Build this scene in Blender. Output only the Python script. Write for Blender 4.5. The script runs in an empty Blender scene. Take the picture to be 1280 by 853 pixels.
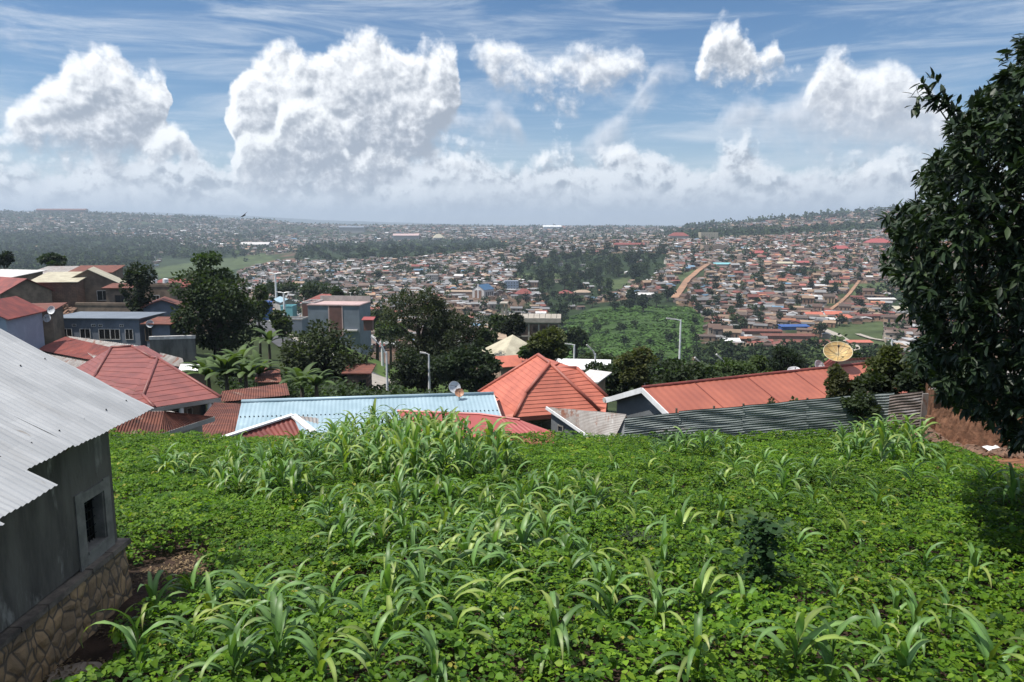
import bpy, math, random
import numpy as np
from mathutils import Vector, Matrix
random.seed(7)
R = np.random.default_rng(11)
S = bpy.context.scene
COL = S.collection
F = 930.0
PIT = math.radians(8.65)
CP, SP = math.cos(PIT), math.sin(PIT)

# ---------------------------------------------------------------- measuring
def P(px, py, Y):
    u = (px-640)/F; v = (426.5-py)/F
    k = Y/(CP+v*SP)
    return Vector((u*k, Y, (-SP+v*CP)*k))
def tz(py):
    v = (426.5-py)/F
    return (-SP+v*CP)/(CP+v*SP)
def PZ(px, py, z):
    return P(px, py, z/tz(py))
def proj(X, Y, Z):
    fwd = Y*CP - Z*SP; up = Y*SP + Z*CP
    return 640+F*X/fwd, 426.5-F*up/fwd

# ---------------------------------------------------------------- terrain
cols = {
 -500: [(20,'z',-7.5),(35,'z',-10),(60,'z',-12.5),(90,'z',-13.5),(130,'z',-13.5),(200,'z',-28),(400,'z',-68),(900,'z',-80),(1400,'p',333),(2000,'p',312),(3000,'p',288),(4500,'p',266),(6000,'z',40),(9000,'z',60),(16000,'p',262),(21000,'z',100)],
 0: [(20,'z',-7.5),(35,'z',-10),(60,'z',-12.5),(90,'z',-13.8),(130,'z',-13.5),(200,'z',-28),(400,'z',-68),(900,'z',-80),(1400,'p',333),(2000,'p',312),(3000,'p',290),(4500,'p',265),(6000,'z',40),(9000,'z',60),(16000,'p',263),(21000,'z',100)],
 110:[(20,'z',-7.5),(35,'z',-10.5),(60,'z',-12.8),(90,'z',-14.2),(130,'z',-14),(200,'z',-28),(400,'z',-68),(900,'z',-80),(1400,'p',335),(2000,'p',312),(3000,'p',290),(4500,'p',266),(6000,'z',40),(9000,'z',60),(16000,'p',263),(21000,'z',100)],
 250:[(20,'z',-7.5),(35,'z',-11),(60,'z',-14),(90,'z',-16),(130,'z',-19),(200,'z',-32),(400,'z',-70),(900,'z',-76),(1500,'p',332),(2200,'p',310),(3200,'p',293),(4500,'p',272),(6000,'z',-10),(9000,'z',0),(16000,'p',267),(21000,'z',100)],
 340:[(20,'z',-7.5),(35,'z',-11),(60,'z',-15),(90,'z',-17.5),(130,'p',441),(180,'p',396),(215,'p',388),(260,'z',-42),(420,'z',-70),(800,'z',-78),(1200,'p',345),(1600,'p',325),(2400,'p',306),(3400,'p',290),(4500,'p',276),(6000,'z',-20),(9000,'z',0),(16000,'p',271),(21000,'z',60)],
 400:[(20,'z',-7.5),(35,'z',-11.5),(60,'z',-15),(80,'z',-18),(125,'p',445),(150,'p',430),(185,'p',417),(230,'z',-38),(420,'z',-70),(520,'p',402),(800,'p',365),(1200,'p',335),(1500,'p',322),(2000,'z',-58),(2600,'p',305),(3500,'p',291),(4500,'p',281),(6000,'z',-20),(9000,'z',-10),(16000,'p',275),(21000,'z',50)],
 560:[(20,'z',-7.5),(35,'z',-12),(60,'z',-16),(90,'z',-21),(150,'z',-33),(230,'z',-50),(380,'z',-70),(480,'p',425),(620,'p',395),(900,'p',352),(1200,'p',330),(1500,'p',317),(2000,'z',-62),(2600,'p',302),(3500,'p',290),(4500,'p',283),(6000,'z',-30),(9000,'z',-20),(16000,'p',280),(21000,'z',0)],
 700:[(20,'z',-7.5),(35,'z',-13),(60,'z',-18),(90,'z',-25),(150,'z',-38),(230,'z',-54),(330,'z',-68),(400,'p',455),(500,'p',425),(620,'p',400),(800,'p',368),(1000,'p',347),(1200,'p',330),(1550,'p',306),(2000,'z',-45),(2700,'p',297),(3600,'p',288),(4600,'p',284),(6000,'z',-35),(9000,'z',-20),(16000,'p',282),(21000,'z',0)],
 800:[(20,'z',-7.5),(35,'z',-13),(60,'z',-19),(90,'z',-27),(150,'z',-41),(230,'z',-56),(330,'z',-67),(360,'p',463),(450,'p',431),(520,'p',408),(600,'p',389),(700,'p',373),(900,'p',346),(1100,'p',326),(1300,'p',312),(1550,'p',301),(2000,'z',-40),(2800,'p',293),(3800,'p',286),(4600,'p',284),(6000,'z',-35),(9000,'z',-20),(16000,'p',281),(21000,'z',0)],
 880:[(20,'z',-7.5),(35,'z',-13),(60,'z',-19),(90,'z',-27),(150,'z',-41),(230,'z',-56),(330,'z',-67),(370,'p',456),(450,'p',432),(600,'p',394),(800,'p',357),(1000,'p',333),(1250,'p',314),(1550,'p',299),(1900,'p',293),(2400,'p',288),(3300,'p',284),(4200,'z',-20),(6000,'z',-35),(9000,'z',-20),(16000,'p',283),(21000,'z',0)],
 960:[(20,'z',-7.5),(35,'z',-13),(60,'z',-19),(90,'z',-27),(150,'z',-40),(230,'z',-55),(330,'z',-66),(380,'p',453),(450,'p',432),(600,'p',394),(800,'p',357),(1000,'p',333),(1250,'p',312),(1550,'p',298),(1900,'p',290),(2400,'p',282),(3100,'p',276),(4000,'z',0),(6000,'z',-35),(9000,'z',-20),(16000,'p',284),(21000,'z',0)],
 1100:[(20,'z',-7.5),(35,'z',-13),(60,'z',-19),(90,'z',-26),(150,'z',-38),(230,'z',-52),(330,'z',-62),(400,'p',446),(470,'p',425),(600,'p',392),(800,'p',355),(1000,'p',330),(1250,'p',309),(1600,'p',293),(2000,'p',283),(2600,'p',273),(3200,'p',261),(4200,'z',20),(6000,'z',-20),(9000,'z',-20),(16000,'p',284),(21000,'z',0)],
 1250:[(20,'z',-7.5),(35,'z',-12),(60,'z',-17),(90,'z',-24),(150,'z',-35),(230,'z',-48),(330,'z',-58),(400,'p',446),(470,'p',425),(600,'p',392),(800,'p',355),(1000,'p',330),(1250,'p',307),(1600,'p',289),(2000,'p',278),(2600,'p',266),(3200,'p',254),(4200,'z',60),(6000,'z',0),(9000,'z',-20),(16000,'p',284),(21000,'z',0)],
 1900:[(20,'z',-7.5),(35,'z',-12),(60,'z',-17),(90,'z',-24),(150,'z',-35),(230,'z',-48),(330,'z',-58),(400,'p',446),(470,'p',425),(600,'p',392),(800,'p',355),(1000,'p',330),(1250,'p',307),(1600,'p',289),(2000,'p',278),(2600,'p',264),(3200,'p',250),(4200,'z',60),(6000,'z',0),(9000,'z',-20),(16000,'p',284),(21000,'z',0)],
}
NR, NS = 380, 460
LY = np.linspace(math.log(22.0), math.log(21000), NR)
SS = np.linspace(-1.25, 1.25, NS)
cs = sorted(cols)
prof = []
for c in cs:
    ys = [math.log(a[0]) for a in cols[c]]
    zs = [a[2] if a[1] == 'z' else tz(a[2])*a[0] for a in cols[c]]
    prof.append(np.interp(LY, ys, zs))
prof = np.array(prof)                       # (ncol, NR)
k5 = np.array([1,2,3,2,1.])/9
prof = np.array([np.convolve(np.pad(q,2,'edge'),k5,'valid') for q in prof])
csx = np.array([(c-640)/F for c in cs])
HG = np.zeros((NR, NS))
for j in range(NR):
    HG[j] = np.interp(SS, csx, prof[:, j])
k9 = np.hanning(25)[1:-1]; k9 /= k9.sum()
HG = np.array([np.convolve(np.pad(q,11,'edge'),k9,'valid') for q in HG])
def vnoise(x, y, seed=0):
    xi = np.floor(x).astype(int); yi = np.floor(y).astype(int)
    xf = x-xi; yf = y-yi
    def h(a,b):
        n = (a*374761393 + b*668265263 + seed*1442695) & 0x7fffffff
        n = ((n ^ (n>>13))*1274126177) & 0x7fffffff
        return ((n ^ (n>>16)) & 0xffff)/65535.0
    sx = xf*xf*(3-2*xf); sy = yf*yf*(3-2*yf)
    return (h(xi,yi)*(1-sx)+h(xi+1,yi)*sx)*(1-sy)+(h(xi,yi+1)*(1-sx)+h(xi+1,yi+1)*sx)*sy
def fbm(x, y, o=4, seed=0):
    s = 0; a = .5
    for i in range(o):
        s = s+a*vnoise(x*2**i, y*2**i, seed+i); a *= .5
    return s/(1-.5**o)
YG = np.exp(LY)[:,None]*np.ones((1,NS)); XG = YG*SS[None,:]
amp = np.clip((YG-250)/500, 0, 1)
HG = HG + amp*(fbm(XG/160, YG/160, 4, 3)-.5)*np.clip(YG*.006, 0, 26)
def H(X, Y):
    X = np.asarray(X, float); Y = np.asarray(Y, float)
    fy = np.clip((np.log(Y)-LY[0])/(LY[1]-LY[0]), 0, NR-1.001)
    fs = np.clip((X/Y-SS[0])/(SS[1]-SS[0]), 0, NS-1.001)
    iy = fy.astype(int); js = fs.astype(int); a = fy-iy; b = fs-js
    return (HG[iy,js]*(1-a)+HG[iy+1,js]*a)*(1-b)+(HG[iy,js+1]*(1-a)+HG[iy+1,js+1]*a)*b
def G(px, py, y0=60., y1=20000.):
    ys = np.exp(np.linspace(math.log(y0), math.log(y1), 1500))
    v = (426.5-py)/F
    X = (px-640)/F*ys/(CP+v*SP); Z = tz(py)*ys
    d = Z-H(X, ys)
    w = np.where(d < 0)[0]
    i = w[0] if len(w) else 1499
    return Vector((X[i], ys[i], float(H(X[i], ys[i]))))
WX, WG = -4.92, -4.62       # wall plane of the left house and the ground beside it
def HN(X, Y):               # field soil
    X = np.asarray(X, float); Y = np.asarray(Y, float)
    z = -3.1-.17*Y + .10*(fbm(X*.5+7, Y*.5+3, 3, 5)-.5)
    m = np.clip((-3.75-X)/.7, 0, 1)*np.clip((10.2-Y)/1.2, 0, 1); m = m*m*(3-2*m)
    z = z*(1-m)+(WG+.03*(fbm(X*3, Y*3, 2, 9)-.5))*m
    r = np.clip((X-11.3)/4, 0, 1)*np.clip((Y-14)/4, 0, 1)
    z = z + r*.5
    return z
def GF(px, py, h=0.):       # pixel to field soil raised by h
    Y = 10.
    for _ in range(30):
        p = P(px, py, Y); z = float(HN(p.x, Y))+h
        Y = .5*Y+.5*z/tz(py)
    p = P(px, py, Y); p.z = float(HN(p.x, Y)); return p

# ---------------------------------------------------------------- materials
def newmat(name):
    m = bpy.data.materials.new(name); m.use_nodes = True
    nt = m.node_tree; nt.nodes.clear()
    return m, nt
class N:
    def __init__(s, nt): s.nt = nt
    def n(s, t, **k):
        x = s.nt.nodes.new(t)
        for a, b in k.items(): setattr(x, a, b)
        return x
    def L(s, a, b): s.nt.links.new(a, b)
    def put(s, sock, v):
        if isinstance(v, (int, float, tuple, list)): sock.default_value = v
        else: s.L(v, sock)
    def m(s, op, a, b=0., c=None, clamp=False):
        x = s.n('ShaderNodeMath', operation=op, use_clamp=clamp)
        s.put(x.inputs[0], a); s.put(x.inputs[1], b)
        if c is not None: s.put(x.inputs[2], c)
        return x.outputs[0]
    def noise(s, vec, scale, detail=4, rough=.55, dist=0., out=0):
        x = s.n('ShaderNodeTexNoise'); s.L(vec, x.inputs['Vector'])
        x.inputs['Scale'].default_value = scale; x.inputs['Detail'].default_value = detail
        x.inputs['Roughness'].default_value = rough; x.inputs['Distortion'].default_value = dist
        return x.outputs[out]
    def ramp(s, fac, a, b):
        x = s.n('ShaderNodeMapRange', interpolation_type='SMOOTHSTEP'); s.L(fac, x.inputs[0])
        x.inputs[1].default_value = a; x.inputs[2].default_value = b
        return x.outputs[0]
    def mix(s, f, a, b, bt='MIX'):
        x = s.n('ShaderNodeMix', data_type='RGBA', blend_type=bt)
        s.put(x.inputs[0], f); s.put(x.inputs[6], a); s.put(x.inputs[7], b)
        return x.outputs[2]
def c4(c): return (c[0], c[1], c[2], 1.)
def mat(name, c, c2=None, sc=2., rough=.85, metal=0., bump=0., bsc=30., stain=None, objcol=False, attr=False,
        stretch=None, brick=None, transl=0., spec=.5, wave=None, voro=None, lo=.35, hi=.65):
    m, nt = newmat(name); q = N(nt)
    tc = q.n('ShaderNodeTexCoord').outputs['Object']
    v = tc
    if stretch:
        mp = q.n('ShaderNodeMapping'); mp.inputs['Scale'].default_value = stretch; q.L(tc, mp.inputs[0]); v = mp.outputs[0]
    if c2 is None: c2 = tuple(x*.7 for x in c)
    f = q.ramp(q.noise(v, sc, 6, .6), lo, hi)
    col = q.mix(f, c4(c2), c4(c))
    hgt = None
    if objcol:
        col = q.mix(1., col, q.n('ShaderNodeObjectInfo').outputs['Color'], 'MULTIPLY')
    if attr:
        at = q.n('ShaderNodeAttribute'); at.attribute_name = 'col'
        col = q.mix(1., col, at.outputs['Color'], 'MULTIPLY')
    if brick:
        b = q.n('ShaderNodeTexBrick'); mp = q.n('ShaderNodeMapping'); q.L(tc, mp.inputs[0]); mp.inputs['Rotation'].default_value = (math.pi/2,0,0)
        q.L(mp.outputs[0], b.inputs['Vector']); b.inputs['Scale'].default_value = 1.
        b.inputs['Brick Width'].default_value = brick[0]; b.inputs['Row Height'].default_value = brick[1]; b.inputs['Mortar Size'].default_value = .012
        q.L(col, b.inputs['Color1']); q.L(q.mix(.45, col, c4(c2)), b.inputs['Color2']); b.inputs['Mortar'].default_value = c4([x*.45 for x in c2])
        col = b.outputs['Color']
        hgt = b.outputs['Fac']; hs = -.6
    if voro:                                  # rounded rubble: voro = (scale, joint colour)
        mp = q.n('ShaderNodeMapping'); mp.inputs['Scale'].default_value = voro[2] if len(voro) > 2 else (1,1,1); q.L(tc, mp.inputs[0])
        a = q.n('ShaderNodeTexVoronoi', feature='DISTANCE_TO_EDGE'); q.L(mp.outputs[0], a.inputs['Vector']); a.inputs['Scale'].default_value = voro[0]
        b = q.n('ShaderNodeTexVoronoi'); q.L(mp.outputs[0], b.inputs['Vector']); b.inputs['Scale'].default_value = voro[0]
        sep = q.n('ShaderNodeSeparateColor'); q.L(b.outputs['Color'], sep.inputs[0])
        col = q.mix(q.m('MULTIPLY', sep.outputs[0], .7), col, c4(c2))
        e = q.ramp(a.outputs[0], .02, .09)
        col = q.mix(e, c4(voro[1]), col); hgt = q.ramp(a.outputs[0], 0., .3); hs = 1.
    if stain:                                 # (colour, scale, lo, hi)
        for st in (stain if isinstance(stain, list) else [stain]):
            fs = q.ramp(q.noise(v, st[1], 7, .65, .3), st[2], st[3])
            col = q.mix(fs, col, c4(st[0]))
    bs = q.n('ShaderNodeBsdfPrincipled')
    q.L(col, bs.inputs['Base Color']); bs.inputs['Roughness'].default_value = rough
    bs.inputs['Metallic'].default_value = metal; bs.inputs['Specular IOR Level'].default_value = spec
    if bump or wave or hgt is not None:
        h = q.m('MULTIPLY', q.noise(v, bsc, 6, .6), bump if bump else .2)
        if hgt is not None: h = q.m('ADD', h, q.m('MULTIPLY', hgt, hs))
        if wave:                              # (axis, period)
            sp = q.n('ShaderNodeSeparateXYZ'); q.L(tc, sp.inputs[0])
            w = q.m('SINE', q.m('MULTIPLY', sp.outputs[wave[0]], 2*math.pi/wave[1]))
            h = q.m('ADD', h, w)
        bp = q.n('ShaderNodeBump'); bp.inputs['Strength'].default_value = .6 if (bump or hgt is not None) else .5
        bp.inputs['Distance'].default_value = .03
        q.L(h, bp.inputs['Height']); q.L(bp.outputs[0], bs.inputs['Normal'])
    out = q.n('ShaderNodeOutputMaterial')
    if transl:
        tr = q.n('ShaderNodeBsdfTranslucent'); q.L(q.mix(1., col, (1.5,1.6,.5,1), 'MULTIPLY'), tr.inputs[0])
        mx = q.n('ShaderNodeMixShader'); mx.inputs[0].default_value = transl
        q.L(bs.outputs[0], mx.inputs[1]); q.L(tr.outputs[0], mx.inputs[2]); q.L(mx.outputs[0], out.inputs[0])
    else: q.L(bs.outputs[0], out.inputs[0])
    return m

M = dict(
 galv=mat('galvanised_sheet', (.42,.43,.44), (.33,.34,.35), 1.6, .55, .1, .1, 40, stain=[((.33,.335,.34), .9, .54, .70),((.24,.22,.20), 5., .64, .74)], spec=.5, stretch=(.5,3,.5)),
 cement=mat('dark_cement_plaster', (.185,.166,.142), (.100,.090,.078), 1.6, .95, 0, .6, 25, stain=[((.32,.30,.265), 2.6, .57, .70),((.055,.053,.05), 3.1, .62, .75)], stretch=(1.6,1.6,.45), spec=.2),
 cement2=mat('pale_cement_trim', (.27,.25,.22), (.17,.158,.14), 5, .95, 0, .4, 40),
 stone=mat('rubble_stone', (.52,.33,.17), (.31,.21,.125), 3, .9, 0, .5, 30, voro=(6.8, (.15,.115,.085), (1,1,.72))),
 ledge=mat('cement_ledge', (.26,.21,.165), (.11,.09,.075), 4, .95, 0, .5, 40),
 soil=mat('dark_soil', (.065,.042,.032), (.028,.02,.016), 2.5, 1, 0, 1., 22, spec=.1),
 clay=mat('red_clay', (.24,.115,.065), (.13,.065,.04), 3, 1, 0, .8, 20, spec=.1),
 concrete=mat('pale_concrete', (.36,.29,.23), (.22,.17,.13), 3, .9, 0, .5, 30),
 tileA=mat('dusky_red_tile', (.25,.078,.064), (.18,.058,.05), 1.2, .55, 0, .15, 25, stain=((.14,.05,.045), .8, .6, .8)),
 tileG=mat('coral_tile', (.50,.15,.095), (.40,.115,.075), 1., .55, 0, .15, 25, stain=((.27,.085,.06), .7, .6, .8)),
 ridgeG=mat('coral_ridge_tile', (.38,.11,.075), (.28,.085,.06), 1., .55),
 rust=mat('rusty_iron', (.20,.07,.045), (.11,.04,.03), 1.6, .75, .1, .2, 30, stain=[((.34,.25,.2), 1.1, .60, .72), ((.07,.035,.03), 2.3, .58, .7)], stretch=(.6,2.4,.6)),
 rustred=mat('faded_red_iron', (.25,.06,.045), (.15,.04,.035), .8, .65, .1, .2, 30, stain=((.33,.16,.12), .8, .62, .8)),
 rustgrey=mat('rust_streaked_grey_iron', (.36,.34,.32), (.24,.21,.19), 1.2, .6, .15, .2, 30, stain=[((.20,.08,.045), 1.3, .55, .66), ((.5,.49,.47), 2.5, .62, .72)], stretch=(1.6,.6,.6)),
 blue=mat('light_blue_iron', (.32,.43,.49), (.26,.365,.42), .6, .5, .1, .1, 20, stain=[((.42,.55,.58), .55, .60, .75), ((.20,.30,.34), 1.4, .66, .76)]),
 redflat=mat('bright_red_iron', (.38,.085,.078), (.30,.07,.065), .5, .5, .1, .1, 20, stain=((.24,.05,.05), 1.2, .62, .8)),
 redlong=mat('coral_red_iron', (.40,.125,.078), (.31,.095,.062), .4, .5, .1, .1, 20, stain=((.30,.075,.06), .9, .6, .8)),
 white=mat('white_paint', (.78,.78,.78), (.66,.66,.65), 2, .6),
 whitedirty=mat('weathered_white', (.62,.60,.58), (.42,.40,.38), 3, .8),
 cream=mat('cream_iron', (.50,.46,.34), (.38,.34,.25), 1, .6, .1, stain=((.28,.22,.15), 1.2, .62, .8)),
 greywall=mat('grey_blue_wall', (.20,.225,.27), (.15,.17,.205), .6, .9, 0, .2, 20, stain=((.10,.11,.12), .5, .62, .8)),
 greywall2=mat('dark_grey_wall', (.16,.17,.175), (.11,.117,.12), .8, .9, 0, .2, 20),
 bluewall=mat('pale_blue_wall', (.36,.42,.52), (.29,.34,.43), .5, .9, 0, .2, 20),
 mud=mat('brown_mud_wall', (.26,.195,.145), (.15,.115,.088), .9, .95, 0, .4, 15, stain=((.22,.18,.14), .7, .6, .75)),
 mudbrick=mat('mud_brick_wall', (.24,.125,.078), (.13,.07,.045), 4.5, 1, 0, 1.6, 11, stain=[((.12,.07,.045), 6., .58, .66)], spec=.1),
 brick=mat('red_brick_wall', (.29,.175,.125), (.18,.115,.085), 1.2, .95, 0, .3, 15, brick=(.5,.22)),
 tan=mat('tan_plaster', (.38,.28,.20), (.28,.21,.155), 1.2, .9, 0, .2, 20, stain=((.2,.16,.12), 1, .6, .75)),
 greige=mat('pale_grey_plaster', (.40,.38,.35), (.30,.28,.26), 1, .9, 0, .2, 20, stain=((.2,.19,.17), 1, .6, .75)),
 dark=mat('dark_opening', (.012,.012,.013), (.008,.008,.008), 2, .4),
 glass=mat('dark_window_glass', (.03,.04,.05), (.02,.025,.03), 2, .12, spec=.8),
 iron=mat('black_iron', (.03,.03,.032), (.02,.02,.02), 3, .5, .5),
 fencem=mat('grey_corrugated_iron', (.27,.30,.29), (.15,.175,.17), 1.2, .55, .35, .1, 30, stain=[((.22,.24,.24), 1.6, .6, .75), ((.12,.07,.05), 1.2, .63, .75)], stretch=(.5,.5,3)),
 fencem2=mat('brown_corrugated_iron', (.22,.175,.155), (.12,.095,.085), 1.2, .6, .3, .1, 30, stain=((.3,.29,.29), 1.6, .56, .7), stretch=(.5,.5,3)),
 wood=mat('weathered_wood', (.16,.12,.09), (.09,.07,.05), 6, .9, 0, .3, 40, stretch=(1,1,.2)),
 asphalt=mat('asphalt', (.085,.085,.09), (.06,.06,.063), .5, .95),
 pave=mat('pale_paving', (.38,.34,.29), (.28,.25,.21), .8, .95),
 kerbw=mat('kerb_white', (.6,.6,.58), (.5,.5,.48), 2, .8),
 dirtroad=mat('orange_dirt_road', (.36,.20,.115), (.22,.13,.085), .09, 1),
 pink=mat('pink_roof', (.50,.36,.34), (.42,.30,.29), .5, .7),
 slate=mat('blue_grey_panel', (.17,.20,.24), (.14,.165,.20), .5, .7),
 maroon=mat('maroon_panel', (.16,.075,.065), (.12,.06,.05), .5, .7),
 turq=mat('turquoise_wall', (.20,.45,.48), (.16,.38,.42), .5, .8),
 deepblue=mat('deep_blue_sheet', (.04,.10,.30), (.03,.08,.24), .5, .6),
 dishy=mat('yellowed_dish_mesh', (.50,.35,.14), (.33,.21,.08), 3, .6, .1, stain=((.25,.14,.05), 5, .6, .7)),
 dishrim=mat('pale_yellow_rim', (.66,.58,.38), (.5,.44,.28), 3, .6),
 dishw=mat('white_dish', (.62,.64,.66), (.5,.52,.54), 3, .5),
 disho=mat('orange_dish', (.5,.26,.16), (.4,.2,.12), 3, .5),
 trunk=mat('bark', (.095,.075,.055), (.05,.04,.03), 3, .95, 0, .6, 20, stretch=(1,1,.3)),
 pole=mat('pale_galvanised_pole', (.60,.60,.60), (.52,.52,.52), 2, .5, .2),
 roofobj=mat('painted_roof_sheet', (1,1,1), (.62,.58,.55), .22, .7, .1, objcol=True, wave=(0,.6)),
 wallobj=mat('plastered_wall', (1,1,1), (.7,.68,.66), .25, .95, objcol=True),
 city=mat('city_house_surfaces', (1,1,1), (.72,.70,.68), .08, .8, attr=True),
 leafobj=mat('hill_foliage', (1,1,1), (.5,.55,.5), .5, .85, objcol=True, attr=True, spec=.2, transl=.15),
 foliage=mat('tree_foliage', (1,1,1), (.6,.62,.6), .35, .7, attr=True, transl=.30, spec=.3),
 bigleaf=mat('glossy_tree_leaf', (.9,.95,.9), (.7,.75,.7), 2., .48, attr=True, transl=.12, spec=.32),
 bean=mat('bean_leaf', (1,1,1), (.78,.85,.7), .45, .55, attr=True, transl=.38, spec=.25),
 banana=mat('banana_leaf', (1,1,1), (.8,.85,.8), 1.5, .6, attr=True, transl=.3, spec=.3),
 maize=mat('maize_leaf', (1,1,1), (.8,.85,.8), 2.5, .45, attr=True, transl=.28, spec=.42),
 churchblue=mat('blue_church_roof', (.05,.13,.24), (.04,.10,.19), .5, .5),
 streaked=mat('streaked_concrete', (.20,.19,.175), (.10,.097,.09), 1.2, .95, stretch=(1.5,1.5,.4)),
 cloth=mat('white_cloth', (.75,.75,.75), (.6,.6,.6), 3, .9),
 feather=mat('dark_feathers', (.03,.03,.03), (.02,.02,.02), 3, .8),
)

# ---------------------------------------------------------------- object helpers
def tag(o, label=None, cat=None, group=None, kind=None, category=None):
    cat = cat or category
    if label: o['label'] = label
    if cat: o['category'] = cat
    if group: o['group'] = group
    if kind: o['kind'] = kind
    return o
def empty(name, loc, rz=0., **k):
    o = bpy.data.objects.new(name, None); COL.objects.link(o)
    o.location = loc; o.rotation_euler = (0,0,rz); o.empty_display_size = .3
    return tag(o, **k)
def link(name, me, parent=None, world=True, **k):
    o = bpy.data.objects.new(name, me); COL.objects.link(o)
    if parent is not None:
        o.parent = parent
        if world:
            root = parent
            mw = Matrix.Identity(4); ch = []
            while root is not None: ch.append(root); root = root.parent
            for r in reversed(ch): mw = mw @ r.matrix_basis if r.parent is None else mw @ r.matrix_parent_inverse @ r.matrix_basis
            o.matrix_parent_inverse = mw.inverted()
    return tag(o, **k)
def npmesh(name, V, Fs, mats, col=None, smooth=False, mi=None):
    V = np.asarray(V, np.float32).reshape(-1,3); Fs = np.asarray(Fs, np.int32)
    me = bpy.data.meshes.new(name)
    me.vertices.add(len(V)); me.vertices.foreach_set('co', V.ravel())
    n, k = Fs.shape
    me.loops.add(n*k); me.loops.foreach_set('vertex_index', Fs.ravel())
    me.polygons.add(n); me.polygons.foreach_set('loop_start', np.arange(0, n*k, k, dtype=np.int32))
    if mi is not None: me.polygons.foreach_set('material_index', np.asarray(mi, np.int32))
    for m_ in (mats if isinstance(mats, (list,tuple)) else [mats]): me.materials.append(m_)
    if col is not None:
        col = np.asarray(col, np.float32)
        a = me.color_attributes.new('col', 'FLOAT_COLOR', 'POINT')
        c = np.ones((len(V),4), np.float32); c[:,:3] = col
        a.data.foreach_set('color', c.ravel())
    me.update(calc_edges=True)
    if smooth: me.polygons.foreach_set('use_smooth', np.ones(n, bool))
    return me
class MB:
    def __init__(s): s.v = []; s.f = []
    def add(s, vs, fs):
        b = len(s.v); s.v += [tuple(v) for v in vs]; s.f += [tuple(b+i for i in f) for f in fs]; return s
    def box(s, x0,x1,y0,y1,z0,z1, T=None):
        vs = [Vector((x,y,z)) for x in (x0,x1) for y in (y0,y1) for z in (z0,z1)]
        if T is not None: vs = [T @ v for v in vs]
        return s.add(vs, [(0,1,3,2),(4,6,7,5),(0,4,5,1),(2,3,7,6),(0,2,6,4),(1,5,7,3)])
    def bar(s, a, b, w, h=None, up=(0,0,1)):
        a = Vector(a); b = Vector(b); h = h or w; d = (b-a)
        if d.length < 1e-6: return s
        d.normalize(); r = d.cross(Vector(up))
        if r.length < 1e-4: r = d.cross(Vector((1,0,0)))
        r.normalize(); u = r.cross(d)
        vs = [p+r*i*w/2+u*j*h/2 for p in (a,b) for i in (-1,1) for j in (-1,1)]
        return s.add(vs, [(0,1,3,2),(4,6,7,5),(0,4,5,1),(2,3,7,6),(0,2,6,4),(1,5,7,3)])
    def tube(s, pts, rad, n=8, cap=True):
        pts = [Vector(p) for p in pts]; rad = rad if isinstance(rad, (list,tuple)) else [rad]*len(pts)
        b = len(s.v); prev = None
        for i, p in enumerate(pts):
            d = (pts[min(i+1,len(pts)-1)]-pts[max(i-1,0)]).normalized()
            r = d.cross(Vector((.31,.22,1)) if abs(d.z) < .9 else Vector((1,.1,0))).normalized(); u = r.cross(d)
            for k in range(n):
                a = 2*math.pi*k/n
                s.v.append(tuple(p+(r*math.cos(a)+u*math.sin(a))*rad[i]))
        for i in range(len(pts)-1):
            for k in range(n):
                s.f.append((b+i*n+k, b+i*n+(k+1)%n, b+(i+1)*n+(k+1)%n, b+(i+1)*n+k))
        if cap:
            s.f.append(tuple(b+k for k in range(n))[::-1]); s.f.append(tuple(b+(len(pts)-1)*n+k for k in range(n)))
        return s
    def me(s, name, m, smooth=False):
        me = bpy.data.meshes.new(name); me.from_pydata(s.v, [], s.f)
        for m_ in (m if isinstance(m, (list,tuple)) else [m]): me.materials.append(m_)
        if smooth:
            for p in me.polygons: p.use_smooth = True
        me.update(); return me
    def build(s, name, m, parent=None, smooth=False, **k):
        return link(name, s.me(name, m, smooth), parent, **k)
def corr(p00, p10, p11, p01, period=.15, am=.02, mb=None, rows=6, sag=.0, thick=.012):
    """corrugated sheet: waves counted along p00->p10, corrugations run p00->p01"""
    mb = mb or MB()
    p00,p10,p11,p01 = map(Vector, (p00,p10,p11,p01))
    w = (p10-p00).length; nw = max(2, int(w/period)); nu = nw*6
    n = (p10-p00).cross(p01-p00).normalized()
    if n.z < 0: n = -n
    b = len(mb.v)
    for j in range(rows+1):
        t = j/rows
        for i in range(nu+1):
            s_ = i/nu
            p = (p00*(1-s_)+p10*s_)*(1-t)+(p01*(1-s_)+p11*s_)*t
            wv = .007*math.sin(i*.13+j*1.7)
            mb.v.append(tuple(p+n*(am*math.sin(2*math.pi*i/6)+wv+sag*math.sin(t*math.pi)*math.sin(s_*9))))
    for j in range(rows):
        for i in range(nu):
            a = b+j*(nu+1)+i
            mb.f.append((a, a+1, a+nu+2, a+nu+1))
    return mb
def clipz(poly, z0, z1):
    def half(pl, zc, keep_above):
        out = []
        for i in range(len(pl)):
            a, b = pl[i], pl[(i+1) % len(pl)]
            ina = (a.z >= zc) == keep_above; inb = (b.z >= zc) == keep_above
            if ina: out.append(a)
            if ina != inb:
                t = (zc-a.z)/(b.z-a.z); out.append(a.lerp(b, t))
        return out
    pl = half(poly, z0, True)
    return half(pl, z1, False) if len(pl) > 2 else []
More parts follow.
